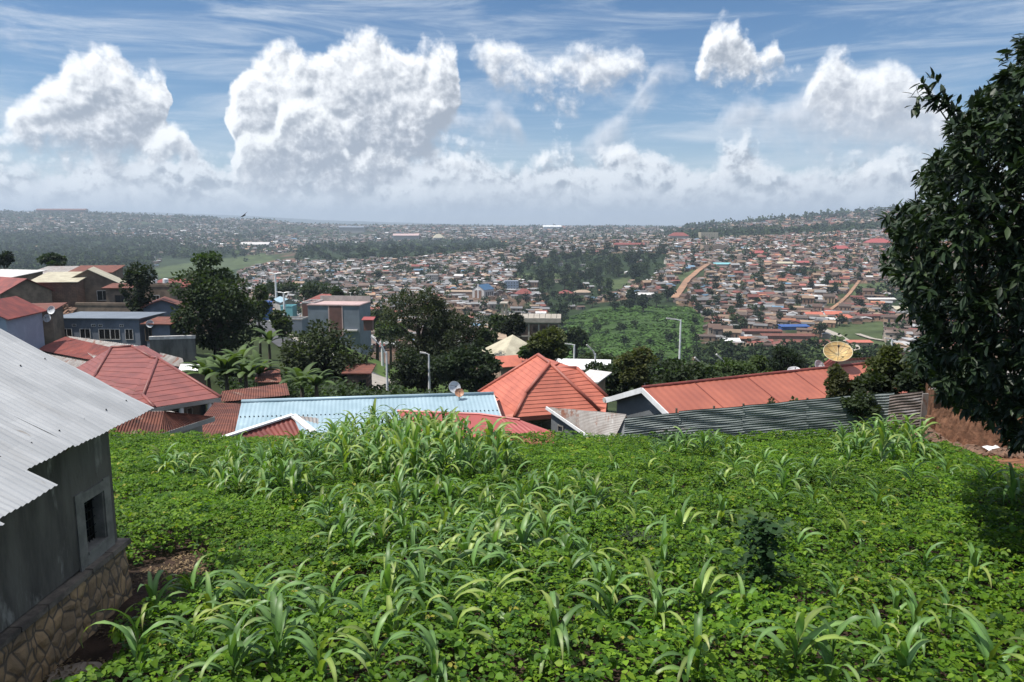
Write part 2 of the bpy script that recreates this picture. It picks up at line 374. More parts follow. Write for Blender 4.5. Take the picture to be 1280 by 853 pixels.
def tiles(polys, course=.13, lift=.035):
    """stepped tile courses; course is the vertical rise of one course"""
    mb = MB()
    for poly in polys:
        poly = [Vector(p) for p in poly]
        n = Vector((0,0,0))
        for i in range(len(poly)): n += poly[i].cross(poly[(i+1) % len(poly)])
        n.normalize()
        if n.z < 0: n = -n; poly = poly[::-1]
        z0 = min(p.z for p in poly); z1 = max(p.z for p in poly)
        k = int((z1-z0)/course)+1
        for i in range(k):
            a, b = z0+i*course, min(z0+(i+1)*course, z1+1e-4)
            pl = clipz(poly, a, b)
            if len(pl) < 3: continue
            up = [p+n*lift*(1 if p.z < a+1e-3 else .05) for p in pl]
            mb.add(up, [tuple(range(len(up)))])
            low = [(p,q) for p,q in zip(pl, up) if p.z < a+1e-3]
            if len(low) >= 2:
                mb.add([low[0][1], low[-1][1], low[-1][0]-n*.01, low[0][0]-n*.01], [(0,1,2,3)])
    return mb
def slab(poly, th):
    poly = [Vector(p) for p in poly]; n = len(poly); mb = MB()
    d = Vector((0,0,-th))
    mb.add(poly+[p+d for p in poly], [tuple(range(n)), tuple(range(2*n-1, n-1, -1))]+[(i,(i+1)%n,n+(i+1)%n,n+i) for i in range(n)])
    return mb
def inset(pts, k):
    c = sum((Vector((p.x,p.y,0)) for p in pts), Vector())/len(pts); out = []
    for p in pts:
        d = Vector((p.x,p.y,0))-c; L_ = d.length; out.append(Vector((c.x,c.y,0))+d*(max(L_-k, .2)/L_))
    return out
def prism(pts, z0, z1):
    n = len(pts)
    zs0 = z0 if isinstance(z0, (list,tuple)) else [z0]*n; zs1 = z1 if isinstance(z1, (list,tuple)) else [z1]*n
    vs = [(p.x,p.y,zs0[i]) for i,p in enumerate(pts)]+[(p.x,p.y,zs1[i]) for i,p in enumerate(pts)]
    return MB().add(vs, [tuple(range(n))[::-1], tuple(range(n,2*n))]+[(i,(i+1)%n,n+(i+1)%n,n+i) for i in range(n)])
# ---------------------------------------------------------------- camera, light, sky
cam = bpy.data.cameras.new('camera'); co = bpy.data.objects.new('camera', cam); COL.objects.link(co)
cam.sensor_width = 36; cam.lens = 36*F/1280; cam.clip_end = 60000; cam.clip_start = .1
co.location = (0,0,0); co.rotation_euler = (math.pi/2-PIT, 0, 0); S.camera = co
SUN_EL, SUN_AZ = math.radians(63), math.radians(-105)      # ahead and to the left
sl = bpy.data.lights.new('sun', 'SUN'); so = bpy.data.objects.new('sun', sl); COL.objects.link(so)
sl.energy = 4.2; sl.angle = math.radians(.8); sl.color = (1,.955,.89)
sd = Vector((math.sin(SUN_AZ)*math.cos(SUN_EL), math.cos(SUN_AZ)*math.cos(SUN_EL), math.sin(SUN_EL)))
so.rotation_euler = sd.to_track_quat('Z','Y').to_euler()
W = bpy.data.worlds.new('World'); S.world = W; W.use_nodes = True
nt = W.node_tree; nt.nodes.clear(); q = N(nt)
sky = q.n('ShaderNodeTexSky'); sky.sky_type = 'NISHITA'; sky.sun_disc = False
sky.sun_elevation = SUN_EL; sky.sun_rotation = SUN_AZ; sky.altitude = 1500; sky.air_density = 1.; sky.dust_density = .6
A0, AW, EH = -.75, 1.5, .42
def azel(px, py):
    d = P(px, py, 1.).normalized()
    return math.atan2(d.x, d.y), math.asin(d.z)
def curve(nt, x, pts):
    c = nt.nodes.new('ShaderNodeFloatCurve'); cu = c.mapping.curves[0]
    c.mapping.use_clip = False
    xs = []
    for px, py in pts:
        a, e = azel(px, py); xs.append((min(max((a-A0)/AW, 0), 1), (e+.1)/(EH+.1)))
    xs.sort()
    cu.points[0].location = (0, xs[0][1]); cu.points[1].location = (1, xs[-1][1])
    for x_, y_ in xs: cu.points.new(x_, y_)
    for p_ in cu.points: p_.handle_type = 'AUTO_CLAMPED'
    c.mapping.update(); nt.links.new(x, c.inputs['Value']); return c.outputs[0]
def cloudgroup(name, layers):
    g = bpy.data.node_groups.new(name, 'ShaderNodeTree')
    g.interface.new_socket('Az', in_out='INPUT', socket_type='NodeSocketFloat')
    g.interface.new_socket('El', in_out='INPUT', socket_type='NodeSocketFloat')
    for o_ in ('F', 'G', 'H'): g.interface.new_socket(o_, in_out='OUTPUT', socket_type='NodeSocketFloat')
    q = N(g); gi = q.n('NodeGroupInput'); go = q.n('NodeGroupOutput')
    return g, q, gi, go
def layer(name, top, base, warp, nscale, billow, soft_base=1.):
    g, q, gi, go = cloudgroup(name, 0)
    az, el = gi.outputs[0], gi.outputs[1]
    cb = q.n('ShaderNodeCombineXYZ'); q.L(az, cb.inputs[0]); q.L(el, cb.inputs[1])
    cb.inputs[2].default_value = warp*37
    ns = q.n('ShaderNodeTexNoise'); q.L(cb.outputs[0], ns.inputs['Vector'])
    ns.inputs['Scale'].default_value = nscale*.72; ns.inputs['Detail'].default_value = 5; ns.inputs['Roughness'].default_value = .55
    sp = q.n('ShaderNodeSeparateColor'); q.L(ns.outputs['Color'], sp.inputs[0])
    az2 = q.m('ADD', az, q.m('MULTIPLY', q.m('SUBTRACT', sp.outputs[0], .5), warp))
    el2 = q.m('ADD', el, q.m('MULTIPLY', q.m('SUBTRACT', sp.outputs[1], .5), warp))
    x = q.m('DIVIDE', q.m('SUBTRACT', az2, A0), AW, clamp=True)
    T = q.m('SUBTRACT', q.m('MULTIPLY', curve(g, x, top), EH+.1), .1)
    B = q.m('SUBTRACT', q.m('MULTIPLY', curve(g, x, base), EH+.1), .1)
    up = q.m('SUBTRACT', T, el2); dn = q.m('SUBTRACT', el2, B)
    sdist = q.m('SMOOTH_MIN', up, q.m('MULTIPLY', dn, .45), .012)
    n2 = q.n('ShaderNodeTexNoise'); q.L(cb.outputs[0], n2.inputs['Vector']); n2.inputs['Scale'].default_value = nscale*2.9
    n2.inputs['Detail'].default_value = 4; n2.inputs['Roughness'].default_value = .55; n2.inputs['Distortion'].default_value = .25
    s2 = q.n('ShaderNodeSeparateColor'); q.L(n2.outputs['Color'], s2.inputs[0])
    b1 = q.m('ABSOLUTE', q.m('SUBTRACT', sp.outputs[2], .5)); b2 = q.m('ABSOLUTE', q.m('SUBTRACT', s2.outputs[0], .5)); b3 = q.m('ABSOLUTE', q.m('SUBTRACT', s2.outputs[1], .5))
    bl = q.m('ADD', q.m('MULTIPLY', b1, billow*2.6), q.m('MULTIPLY', q.m('ADD', b2, b3), billow*.85))
    Fv = q.m('ADD', sdist, q.m('SUBTRACT', bl, billow*.12))
    dome = q.m('MULTIPLY', q.m('SQRT', q.m('DIVIDE', q.m('MAXIMUM', Fv, 0.), .07, clamp=True)), .050)
    q.L(Fv, go.inputs[0]); q.L(q.m('ADD', dome, q.m('MULTIPLY', bl, 1.5)), go.inputs[2])
    q.L(q.m('DIVIDE', q.m('SUBTRACT', el, B), q.m('MAXIMUM', q.m('SUBTRACT', T, B), .02), clamp=True), go.inputs[1])
    return g
tcn = q.n('ShaderNodeTexCoord'); sx = q.n('ShaderNodeSeparateXYZ'); q.L(tcn.outputs['Generated'], sx.inputs[0])
AZ = q.m('ARCTAN2', sx.outputs[0], sx.outputs[1]); EL = q.m('ARCSINE', sx.outputs[2])
K0 = .1
skys = q.n('ShaderNodeVectorMath', operation='SCALE'); q.L(sky.outputs[0], skys.inputs[0]); skys.inputs['Scale'].default_value = .070
hs_ = q.n('ShaderNodeHueSaturation'); hs_.inputs['Saturation'].default_value = 1.35; q.L(skys.outputs[0], hs_.inputs['Color'])
cur = hs_.outputs[0]
# thin high cloud
cbs = q.n('ShaderNodeCombineXYZ'); q.L(q.m('ADD', q.m('MULTIPLY', AZ, 2.2), q.m('MULTIPLY', EL, 1.5)), cbs.inputs[0]); q.L(q.m('MULTIPLY', EL, 17.), cbs.inputs[1])
cir = q.noise(cbs.outputs[0], 1.6, 8, .66, .7)
hz = q.ramp(EL, .16, -.02)
veil = q.m('ADD', q.m('MULTIPLY', q.ramp(cir, .42, .76), .72), q.m('MULTIPLY', hz, .38), clamp=True)
cur = q.mix(veil, cur, (.52,.57,.63,1))
LD = (-.006, .010)
def lay(cur, name, top, base, warp, nscale, billow, lit, shade, edge, gain, opac=1., gpow=1.):
    g = layer(name, top, base, warp, nscale, billow)
    LD = (-.007, .011)
    a = q.n('ShaderNodeGroup'); a.node_tree = g; q.L(AZ, a.inputs[0]); q.L(EL, a.inputs[1])
    b = q.n('ShaderNodeGroup'); b.node_tree = g; q.L(q.m('ADD', AZ, LD[0]), b.inputs[0]); q.L(q.m('ADD', EL, LD[1]), b.inputs[1])
    al = q.m('MULTIPLY', q.ramp(a.outputs[0], 0., edge), opac)
    rel = q.m('MULTIPLY', q.m('SUBTRACT', a.outputs[2], b.outputs[2]), gain)
    thin = q.ramp(a.outputs[0], .03, .0)
    br = q.m('ADD', q.m('ADD', rel, q.m('MULTIPLY', q.m('SUBTRACT', a.outputs[1], .45), gpow)), q.m('MULTIPLY', thin, .30))
    br = q.ramp(br, -.50, 1.0)
    cc = q.mix(br, c4(shade), c4(lit))
    return q.mix(al, cur, cc)
OFFT = 330
Btop=[(-300,150),(-120,150),(-60,20),(0,18),(50,40),(90,62),(130,110),(300,160),(460,160),(500,130),(540,100),(575,145),(600,148),(625,138),(655,162),(675,185),(690,190),(712,182),(740,156),(772,138),(800,102),(828,80),(848,82),(864,108),(874,150),(882,165),(900,134),(935,118),(965,128),(1000,118),(1040,100),(1090,90),(1140,100),(1190,120),(1300,180),(1400,60),(1600,140)]
Bbase=[(-300,190),(-120,190),(-60,60),(0,66),(50,68),(90,62),(130,60),(300,100),(460,130),(500,175),(540,190),(575,184),(655,180),(675,186),(690,190),(712,192),(740,194),(772,178),(800,150),(828,126),(848,118),(864,110),(874,120),(882,165),(900,182),(935,190),(1000,195),(1140,208),(1300,200),(1600,190)]
Atop=[(-300,230),(-120,170),(-60,150),(0,168),(22,140),(44,120),(64,100),(80,88),(98,72),(112,80),(128,64),(150,66),(168,80),(182,70),(198,72),(208,100),(220,150),(232,158),(242,180),(250,198),(262,235),(276,240),(286,210),(293,120),(302,92),(318,56),(345,47),(375,50),(398,64),(412,56),(432,40),(468,38),(490,48),(506,64),(522,64),(536,48),(556,48),(570,70),(578,110),(588,160),(620,230),(820,230),(858,120),(872,98),(880,66),(890,44),(902,26),(920,22),(934,34),(946,56),(960,44),(970,54),(980,80),(994,82),(1004,100),(1030,200),(1200,260),(1400,110),(1700,230)]
Abase=[(-300,200),(0,206),(80,210),(140,210),(208,206),(235,198),(250,192),(262,190),(276,190),(286,205),(293,240),(320,250),(400,250),(480,240),(540,200),(570,150),(588,100),(620,90),(820,90),(858,96),(872,100),(890,110),(915,114),(944,114),(975,106),(994,100),(1004,96),(1030,90),(1200,110),(1400,190),(1700,190)]
Dtop=[(-300,260),(500,200),(548,80),(566,46),(580,37),(600,46),(622,56),(645,66),(668,72),(700,70),(730,58),(755,52),(780,54),(800,64),(814,78),(824,96),(840,160),(960,240),(990,150),(1002,118),(1012,88),(1030,64),(1046,56),(1064,64),(1080,88),(1098,82),(1120,84),(1140,98),(1200,150),(1300,230),(1700,230)]
Dbase=[(-300,120),(500,60),(548,44),(566,44),(580,52),(600,84),(622,108),(645,120),(700,128),(740,124),(780,118),(814,106),(824,96),(840,70),(960,80),(990,120),(1002,140),(1020,170),(1046,182),(1100,188),(1200,190),(1300,180),(1700,150)]
Gtop=[(-300,220),(0,188),(22,196),(50,192),(75,206),(110,235),(150,235),(172,172),(190,164),(206,152),(220,158),(236,176),(246,205),(270,235),(288,225),(298,178),(312,160),(332,164),(342,150),(352,124),(372,114),(392,120),(412,128),(424,150),(436,185),(448,200),(466,188),(486,190),(500,206),(530,214),(548,200),(572,192),(592,206),(640,230),(668,205),(690,182),(712,196),(745,215),(762,186),(784,182),(806,196),(850,215),(872,226),(900,212),(918,204),(936,192),(956,204),(990,222),(1012,214),(1026,206),(1044,222),(1082,212),(1096,196),(1120,200),(1140,212),(1300,230),(1600,230)]
Gbase=[(-300,200),(0,204),(50,208),(75,208),(110,195),(150,190),(172,196),(206,206),(236,204),(246,200),(270,190),(288,215),(298,235),(330,225),(342,205),(372,190),(412,190),(436,205),(466,222),(500,222),(530,205),(548,218),(592,222),(640,200),(668,214),(712,214),(745,205),(762,216),(806,216),(850,200),(872,216),(918,222),(956,222),(990,212),(1012,224),(1044,226),(1082,222),(1120,226),(1140,222),(1300,200),(1600,200)]
Ctop=[(-300,205),(0,192),(60,205),(130,198),(200,208),(235,178),(270,196),(330,204),(400,196),(470,192),(520,205),(560,188),(600,180),(640,196),(700,178),(735,204),(775,180),(800,184),(830,200),(860,205),(900,200),(935,192),(960,206),(1010,196),(1060,188),(1100,198),(1150,206),(1300,190),(1600,200)]
Cbase=[(-300,296),(1600,296)]
Etop=[(-300,236),(0,238),(60,228),(110,240),(170,226),(230,238),(290,230),(340,242),(420,228),(480,238),(540,226),(600,238),(660,224),(720,236),(790,222),(850,240),(905,226),(960,238),(1020,222),(1080,236),(1140,228),(1300,236),(1600,230)]
cur = lay(cur, 'cloud_far', Btop, Bbase, .055, 9, .030, (.66,.68,.72), (.32,.355,.41), .030, 24, .85, .6)
cur = lay(cur, 'cloud_bank', Ctop, Cbase, .085, 14, .060, (.74,.76,.78), (.23,.26,.31), .024, 34, .90, .9)
cur = lay(cur, 'cloud_low_bank', Etop, Cbase, .06, 19, .034, (.68,.71,.74), (.26,.29,.34), .022, 34, .80, 1.)
cur = lay(cur, 'cloud_mid', Dtop, Dbase, .06, 15, .032, (.82,.83,.84), (.30,.33,.385), .022, 26, .95, .8)
cur = lay(cur, 'cloud_towers', Atop, Abase, .075, 15, .032, (.84,.845,.85), (.25,.28,.33), .020, 30, .97, .8)
cur = lay(cur, 'cloud_puffs', Gtop, Gbase, .05, 19, .026, (.84,.85,.85), (.27,.30,.35), .016, 34, .94, .8)
# even pale tone mixed in high overhead, out of view, added as fill light
cur = q.mix(q.m('MULTIPLY', q.ramp(EL, .45, .8), .62), cur, (.62,.65,.70,1))
# the near horizon pales
cur = q.mix(q.m('MULTIPLY', q.ramp(EL, .06, .0), .5), cur, (.52,.56,.61,1))
bg = q.n('ShaderNodeBackground'); q.L(cur, bg.inputs[0]); bg.inputs[1].default_value = 1.0
wo = q.n('ShaderNodeOutputWorld'); q.L(bg.outputs[0], wo.inputs[0])
W.cycles.sampling_method = 'MANUAL'; W.cycles.sample_map_resolution = 512
S.view_settings.view_transform = 'Standard'; S.view_settings.look = 'None'; S.view_settings.gamma = 1
S.view_settings.exposure = 0.55
S.cycles.max_bounces = 5; S.cycles.diffuse_bounces = 2; S.cycles.glossy_bounces = 2; S.cycles.volume_bounces = 0
S.cycles.transmission_bounces = 2; S.cycles.transparent_max_bounces = 4; S.cycles.caustics_reflective = False; S.cycles.caustics_refractive = False

# haze
hm, hn = newmat('valley_haze'); qq = N(hn)
pv = qq.n('ShaderNodeVolumePrincipled'); pv.inputs['Color'].default_value = (.72,.85,1.,1); pv.inputs['Density'].default_value = 1.15e-4
pv.inputs['Anisotropy'].default_value = 0.1
ho = qq.n('ShaderNodeOutputMaterial'); qq.L(pv.outputs[0], ho.inputs['Volume'])
hz = MB().box(-27000, 27000, -60, 21500, float(HG.min())-60, 420).build('haze', hm, kind='stuff')
tag(hz, 'pale blue haze over the valley and the far ridges', 'haze')

# ---------------------------------------------------------------- ground
def inpoly(x, y, poly):
    x = np.asarray(x); y = np.asarray(y); r = np.zeros(x.shape, bool); n = len(poly)
    for i in range(n):
        x1,y1 = poly[i]; x2,y2 = poly[(i+1) % n]
        c = ((y1 > y) != (y2 > y))
        with np.errstate(divide='ignore', invalid='ignore'):
            xi = (x2-x1)*(y-y1)/(y2-y1+1e-12)+x1
        r ^= c & (x < xi)
    return r
WOODS = [[(648,332),(700,318),(830,316),(838,330),(812,352),(785,362),(742,376),(700,372),(668,362),(640,345)],
         [(672,372),(700,366),(742,380),(800,372),(846,362),(846,385),(800,400),(752,384),(720,396),(700,425),(690,400)],
         [(370,310),(430,306),(620,300),(640,310),(560,320),(420,328),(370,325)],
         [(1108,372),(1150,352),(1200,352),(1200,382),(1112,388)],
         [(0,296),(60,292),(180,300),(330,322),(330,330),(180,322),(60,330),(0,330)],
         [(820,292),(1000,286),(1150,276),(1150,284),(1000,294),(860,300)]]
SWAMP = [[(700,402),(735,388),(770,383),(862,383),(884,402),(874,430),(856,470),(600,480),(690,438)]]
FIELDS = [[(748,352),(786,347),(784,360),(750,362)],[(640,343),(722,341),(722,350),(640,352)],[(1030,412),(1110,400),(1110,445),(1060,450),(1035,425)],
          [(1062,356),(1110,352),(1110,368),(1064,370)],[(175,338),(250,327),(330,317),(345,325),(300,336),(200,348)],[(880,440),(1000,440),(1100,450),(1100,475),(870,475)],[(840,345),(875,335),(870,345),(850,352)],
          [(440,306),(520,303),(520,311),(440,313)]]
def cover(X, Y, Z):
    px, py = proj(X, Y, Z)
    c = np.zeros(X.shape+(3,)); c[...] = (.135,.088,.062)
    far = np.clip((Y-1700)/900, 0, 1)[...,None]
    c = c*(1-far)+np.array((.05,.058,.036))*far
    n = fbm(X/45, Y/45, 4, 21)[...,None]
    c = np.where(n > .56, np.array((.045,.062,.026)), c)
    vf = np.clip((Y-7000)/3000, 0, 1)[...,None]; c = c*(1-vf)+np.array((.04,.055,.04))*vf
    mid = (Y < 330)
    c[mid] = (.045,.06,.025)
    c[(Y > 850) & (Y < 1750) & (px < 300)] = (.042,.060,.030)
    for p_ in WOODS: c[inpoly(px, py, p_) & (Y > 330)] = (.028,.045,.018)
    for p_ in SWAMP: c[inpoly(px, py, p_) & (Y > 250)] = (.055,.095,.030)
    for p_ in FIELDS: c[inpoly(px, py, p_) & (Y > 330)] = (.080,.105,.045)
    d = fbm(X/14, Y/6, 3, 33)[...,None]
    c = c*(.62+.76*d)
    lx = inpoly(px, py, [(330,398),(350,404),(400,432),(470,455),(470,500),(640,500),(640,475),(520,470),(400,400)]) & (Y < 330) & (Y > 70)
    c[lx] = (.085,.13,.035)
    return c
ZG = HG
me = npmesh('hillside_ground', np.stack([XG,YG,ZG],-1), (lambda i,j: np.stack([i*NS+j, i*NS+j+1, (i+1)*NS+j+1, (i+1)*NS+j],-1))(*[a.ravel() for a in np.meshgrid(np.arange(NR-1), np.arange(NS-1), indexing='ij')]),
            mat('hillside_soil_and_grass', (1,1,1), (.7,.72,.7), .06, 1, 0, .5, .8, attr=True, spec=.1), cover(XG,YG,ZG).reshape(-1,3), True)
link('hillside_ground', me, kind='structure', label='wide valley ground with bare soil, green swamp and far ridges', category='ground')
# soil of the bean field, one sheet that also runs behind the camera and falls away at its far bank
gx = np.arange(-34, 34.01, .2); gy = np.arange(-14, 27.01, .2)
GX, GY = np.meshgrid(gx, gy)
edge = 23.9+.25*np.sin(GX*.9)+.2*np.sin(GX*2.3)
GYc = np.minimum(GY, edge)
GZ = HN(GX, GYc) - np.maximum(GY-edge, 0)*1.6
nx = len(gx); ii, jj = np.meshgrid(np.arange(len(gy)-1), np.arange(nx-1), indexing='ij'); ii=ii.ravel(); jj=jj.ravel()
link('field_soil', npmesh('field_soil', np.stack([GX,GY,GZ],-1), np.stack([ii*nx+jj, ii*nx+jj+1, (ii+1)*nx+jj+1, (ii+1)*nx+jj],-1), M['soil'], None, True),
     kind='structure', label='dark brown soil under the bean field', category='ground')

# ---------------------------------------------------------------- left house
hs = empty('grey_plaster_house', (WX, 8.8, WG), label='dark cement-plastered house with a grey corrugated roof and stone plinth at the left edge', category='house')
YF, YN = 8.8, -2.
ZP = -3.92
pl = MB()   # plinth with a slightly battered, uneven face
b_ = 0
nn, mm = 90, 9
for i in range(nn+1):
    for j in range(mm+1):
        y = YN+(YF+.06-YN)*i/nn; t = j/mm; z = WG-.15+(ZP-WG+.15)*t
        x = WX+.10-.03*t+.022*math.sin(y*9.1+j*1.9)*math.cos(y*5.3-j*2.3)
        pl.v.append((x,y,z))
for i in range(nn):
    for j in range(mm):
        a = i*(mm+1)+j; pl.f.append((a, a+mm+1, a+mm+2, a+1))
pl.box(WX-6, WX+.05, YF-.3, YF+.07, WG-.3, ZP)
pl.build('stone_plinth', M['stone'], hs)
lg = MB()
for i in range(26):
    y0 = YN+(YF+.09-YN)*i/26; y1 = YN+(YF+.09-YN)*(i+1)/26
    k = .012*math.sin(i*2.1); lg.box(WX-.2, WX+.11+k, y0, y1-.0, ZP-.01+k*.5, ZP+.05+k)
lg.box(WX-6, WX-.2, YF-.1, YF+.085, ZP-.01, ZP+.075)
lg.build('ledge', M['ledge'], hs)
# wall with a real window opening
wy = [P(102,640,1), P(133,640,1)]
def yw(px, py): # depth where the pixel ray meets the wall plane x = WX
    p = P(px, py, 1.); return WX/p.x
y0w, y1w = yw(105, 650), yw(131.5, 650)
zt_, zb_ = tz(612)*yw(130,612), tz(676)*yw(131,676)
wl = MB(); th = .22
def wbox(ya, yb, za, zb): wl.box(WX-th, WX, ya, yb, za, zb)
ZT = -2.13
wbox(YN, y0w, ZP+.07, ZT); wbox(y1w, YF, ZP+.07, ZT); wbox(y0w, y1w, ZP+.07, zb_); wbox(y0w, y1w, zt_, ZT)
wl.add([(WX-.22,YF-.002,ZP+.07),(WX-6,YF-.002,ZP+.07),(WX-6,YF-.002,ZT+.25*.55),(WX-3.,YF-.002,ZT+1.6),(WX-.22,YF-.002,ZT)], [(0,1,2,3,4)])
wl.build('wall', M['cement'], hs)
win = MB()
e = .07
win.box(WX-.002, WX+.018, y0w-.16, y0w, zb_-.16, zt_+.14).box(WX-.002, WX+.018, y1w, y1w+.14, zb_-.16, zt_+.14)
win.box(WX-.002, WX+.018, y0w, y1w, zb_-.2, zb_).box(WX-.002, WX+.018, y0w, y1w, zt_, zt_+.12)
wn = win.build('window', M['cement2'], hs)
rv = MB().box(WX-.21, WX-.001, y1w-.02, y1w+.001, zb_, zt_).box(WX-.21, WX+.03, y0w-.001, y1w, zb_-.01, zb_+.03); rv.build('reveal', M['cement2'], wn)
fr = MB(); xw = WX-.17
fr.box(xw, xw+.03, y0w, y0w+.04, zb_, zt_).box(xw, xw+.03, y1w-.06, y1w-.02, zb_, zt_).box(xw, xw+.03, y0w, y1w, zb_+.03, zb_+.07).box(xw, xw+.03, y0w, y1w, zt_-.04, zt_)
fr.box(xw+.001, xw+.028, (y0w+y1w)/2-.02, (y0w+y1w)/2+.02, zb_, zt_).box(xw+.001, xw+.028, y0w, y1w, zt_-.22, zt_-.19)
fr.build('frame', M['iron'], wn)
gr = MB()
for i in range(1, 8):
    y = y0w+(y1w-y0w)*i/8
    gr.bar((xw+.055, y, zb_+.03), (xw+.055, y, zt_), .008)
for i in range(1, 6): gr.bar((xw+.062, y0w, zb_+(zt_-zb_)*i/6), (xw+.062, y1w, zb_+(zt_-zb_)*i/6), .008)
gr.build('grille', M['iron'], wn)
MB().box(xw-.02, xw, y0w, y1w, zb_, zt_).build('pane', M['glass'], wn)
# corrugated roof: separate overlapping sheets, ragged eave
rf = MB()
slope = 1.0/1.81
def rp(x, y, dz=0): return Vector((x, y, -2.25+(-4.5-x)*slope+dz))
y = 9.12
k = 0
while y > -2.2:
    w = .82
    xe = (-4.5 if y > 6.75 else -4.22)+random.uniform(-.03,.03)
    dz = .010*(k % 2)+random.uniform(0,.008)
    for (xa, xb, ddz) in ((xe, -6.62+random.uniform(-.06,.06), 0), (-6.45, -8.35, .014)):
        tl = random.uniform(-.012,.012)
        corr(rp(xa, y-w-.05, dz+ddz), rp(xa-tl, y, dz+ddz+.006), rp(xb, y, dz+ddz), rp(xb, y-w-.05, dz+ddz), .076, .0085, rf, 8)
    y -= w; k += 1
rfo = rf.build('roof', M['galv'], hs, smooth=False)
bk = MB()
k = 0
bk.add([rp(-8.35,-2.2),rp(-8.35,9.1),Vector((-11.5,9.1,-2.2)),Vector((-11.5,-2.2,-2.2))], [(0,1,2,3)])
bk.build('roof_rear_slope', M['galv'], hs)
ft = MB()
for yy in np.arange(-1.5, 9., .9): ft.bar(rp(-4.62, yy, -.075), rp(-8.3, yy, -.075), .05, .1)
ft.build('rafters', M['wood'], hs)
nl = MB()
for yy in np.arange(-2, 9.05, .456):
    for xx in (-4.75, -5.7, -6.53, -7.5):
        nl.tube([rp(xx, yy, .005), rp(xx, yy, .018)], [.009,.006], 6)
nl.build('roof_nails', M['iron'], rfo, kind='stuff')
# pale slab beside the plinth
pp = [GF(100,795), GF(133,775), GF(118,800), GF(78,853), GF(45,853)]
sl_ = MB()
for i in range(7):
    a = i/7; c = Vector((WX+.42+.05*math.sin(i*2.), 4.6+i*.42, WG+.02)); 
    pts = [c+Vector((math.cos(t)*(.3+.05*math.sin(3*t+i)), math.sin(t)*.27, .015*math.sin(i*3.1))) for t in np.linspace(0, 2*math.pi, 11)[:-1]]
    sl_.add(pts+[p-Vector((0,0,.12)) for p in pts], [tuple(range(10))]+[(j,j+10,(j+1)%10+10,(j+1)%10) for j in range(10)])
sl_.build('rain_apron', M['concrete'], kind='structure', label='broken pale cement apron along the foot of the stone plinth', category='pavement')
# ---------------------------------------------------------------- field: beans and maize
def veg_ok(X, Y):
    m = (Y > 4.2) & (Y < 24.0+.25*np.sin(X*.9)) & (np.abs(X) < .80*Y+1.5)
    m &= ~((X < -3.92+.12*np.sin(Y*2.3)+.10*np.sin(Y*5.1)) & (Y < 9.6+.3*np.sin(X*3)))
    # trodden soil behind the house corner
    d = ((X+4.85)/.48)**2+((Y-9.9)/.95)**2+ .5*(fbm(X*1.5,Y*1.5,3,77)-.5)
    m &= d > 1.
    # bare clay below the mud wall at the right
    px, py = proj(X, Y, HN(X,Y)+.25)
    n = (fbm(X*1.3,Y*1.3,3,51)-.5)*30
    m &= ~((px+n > 1148) & (py < 548+(px-1148)*.30+n*.25))
    return m
def leafcol(n, X, Y):
    base = np.array([(.100,.195,.016),(.145,.25,.020),(.065,.145,.016),(.205,.305,.03),(.040,.10,.018)])
    w = fbm(X*.55, Y*.55, 3, 60); f = fbm(X*2., Y*2., 2, 61)
    k = R.random(n)
    idx = np.where(k < .38, 0, np.where(k < .62, 1, np.where(k < .8, 2, np.where(k < .88, 3, 4))))
    c = base[idx]*(.72+.5*w)[:,None]
    c = c*(1+.35*(f-.5))[:,None]*R.uniform(.82,1.18,n)[:,None]
    yl = (R.random(n) < .008); c[yl] = (.35,.33,.06)
    return c
def beans(n, size):
    Y = np.sqrt(R.random(n)*(24.3**2-4.2**2)+4.2**2)
    # more leaves close by, where each one reads
    X = (R.random(n)*2-1)*(.78*Y+1.3)
    k = veg_ok(X, Y); X = X[k]; Y = Y[k]; n = len(X)
    hgt = .02+.52*fbm(X*.8, Y*.8, 3, 40)+.26*fbm(X*3.2, Y*3.2, 2, 41)
    Z = HN(X, Y)+hgt*(1-R.random(n)**1.8*.85)
    # three leaflets per petiole
    ang = R.random(n)*6.283; V=[]; C=[]
    Xs=[];Ys=[];Zs=[];An=[]
    for t in (-1.9, 0, 1.9):
        a = ang+t; d = size*.62
        Xs.append(X+np.cos(a)*d); Ys.append(Y+np.sin(a)*d); Zs.append(Z+R.normal(0,.008,n)); An.append(a)
    col = leafcol(n, X, Y)
    X=np.concatenate(Xs);Y=np.concatenate(Ys);Z=np.concatenate(Zs);A=np.concatenate(An); n=len(X); col=np.concatenate([col]*3)*R.uniform(.85,1.15,n)[:,None]
    s = size*R.uniform(.65,1.35,n)
    tilt = R.normal(0,.38,n); roll = R.normal(0,.38,n)
    # leaf frame
    fx = np.stack([np.cos(A)*np.cos(tilt), np.sin(A)*np.cos(tilt), -np.sin(np.abs(tilt))*.8+np.sin(tilt)*.3],-1)
    sd_ = np.stack([-np.sin(A)*np.cos(roll), np.cos(A)*np.cos(roll), np.sin(roll)],-1)
    up = np.cross(fx, sd_)
    # six point leaflet folded on its midrib
    tpl = [(-.5,0,0),(-.28,.40,.10),(.12,.42,.12),(.62,0,-.06),(.12,-.42,.12),(-.28,-.40,.10)]
    c0 = np.stack([X,Y,Z],-1)
    Vv = np.stack([c0+fx*(a*s)[:,None]+sd_*(b*s)[:,None]+up*(c*s)[:,None] for a,b,c in tpl],1)
    base = np.arange(n)[:,None]*6
    Fq = np.concatenate([base+np.array([0,3,2,1]), base+np.array([0,5,4,3])])
    return Vv.reshape(-1,3), Fq, np.repeat(col, 6, 0)
parts = [beans(125000, .047), beans(36000, .070)]
off = 0; VV=[];FF=[];CC=[]
for v,f,c in parts: VV.append(v);FF.append(f+off);CC.append(c);off+=len(v)
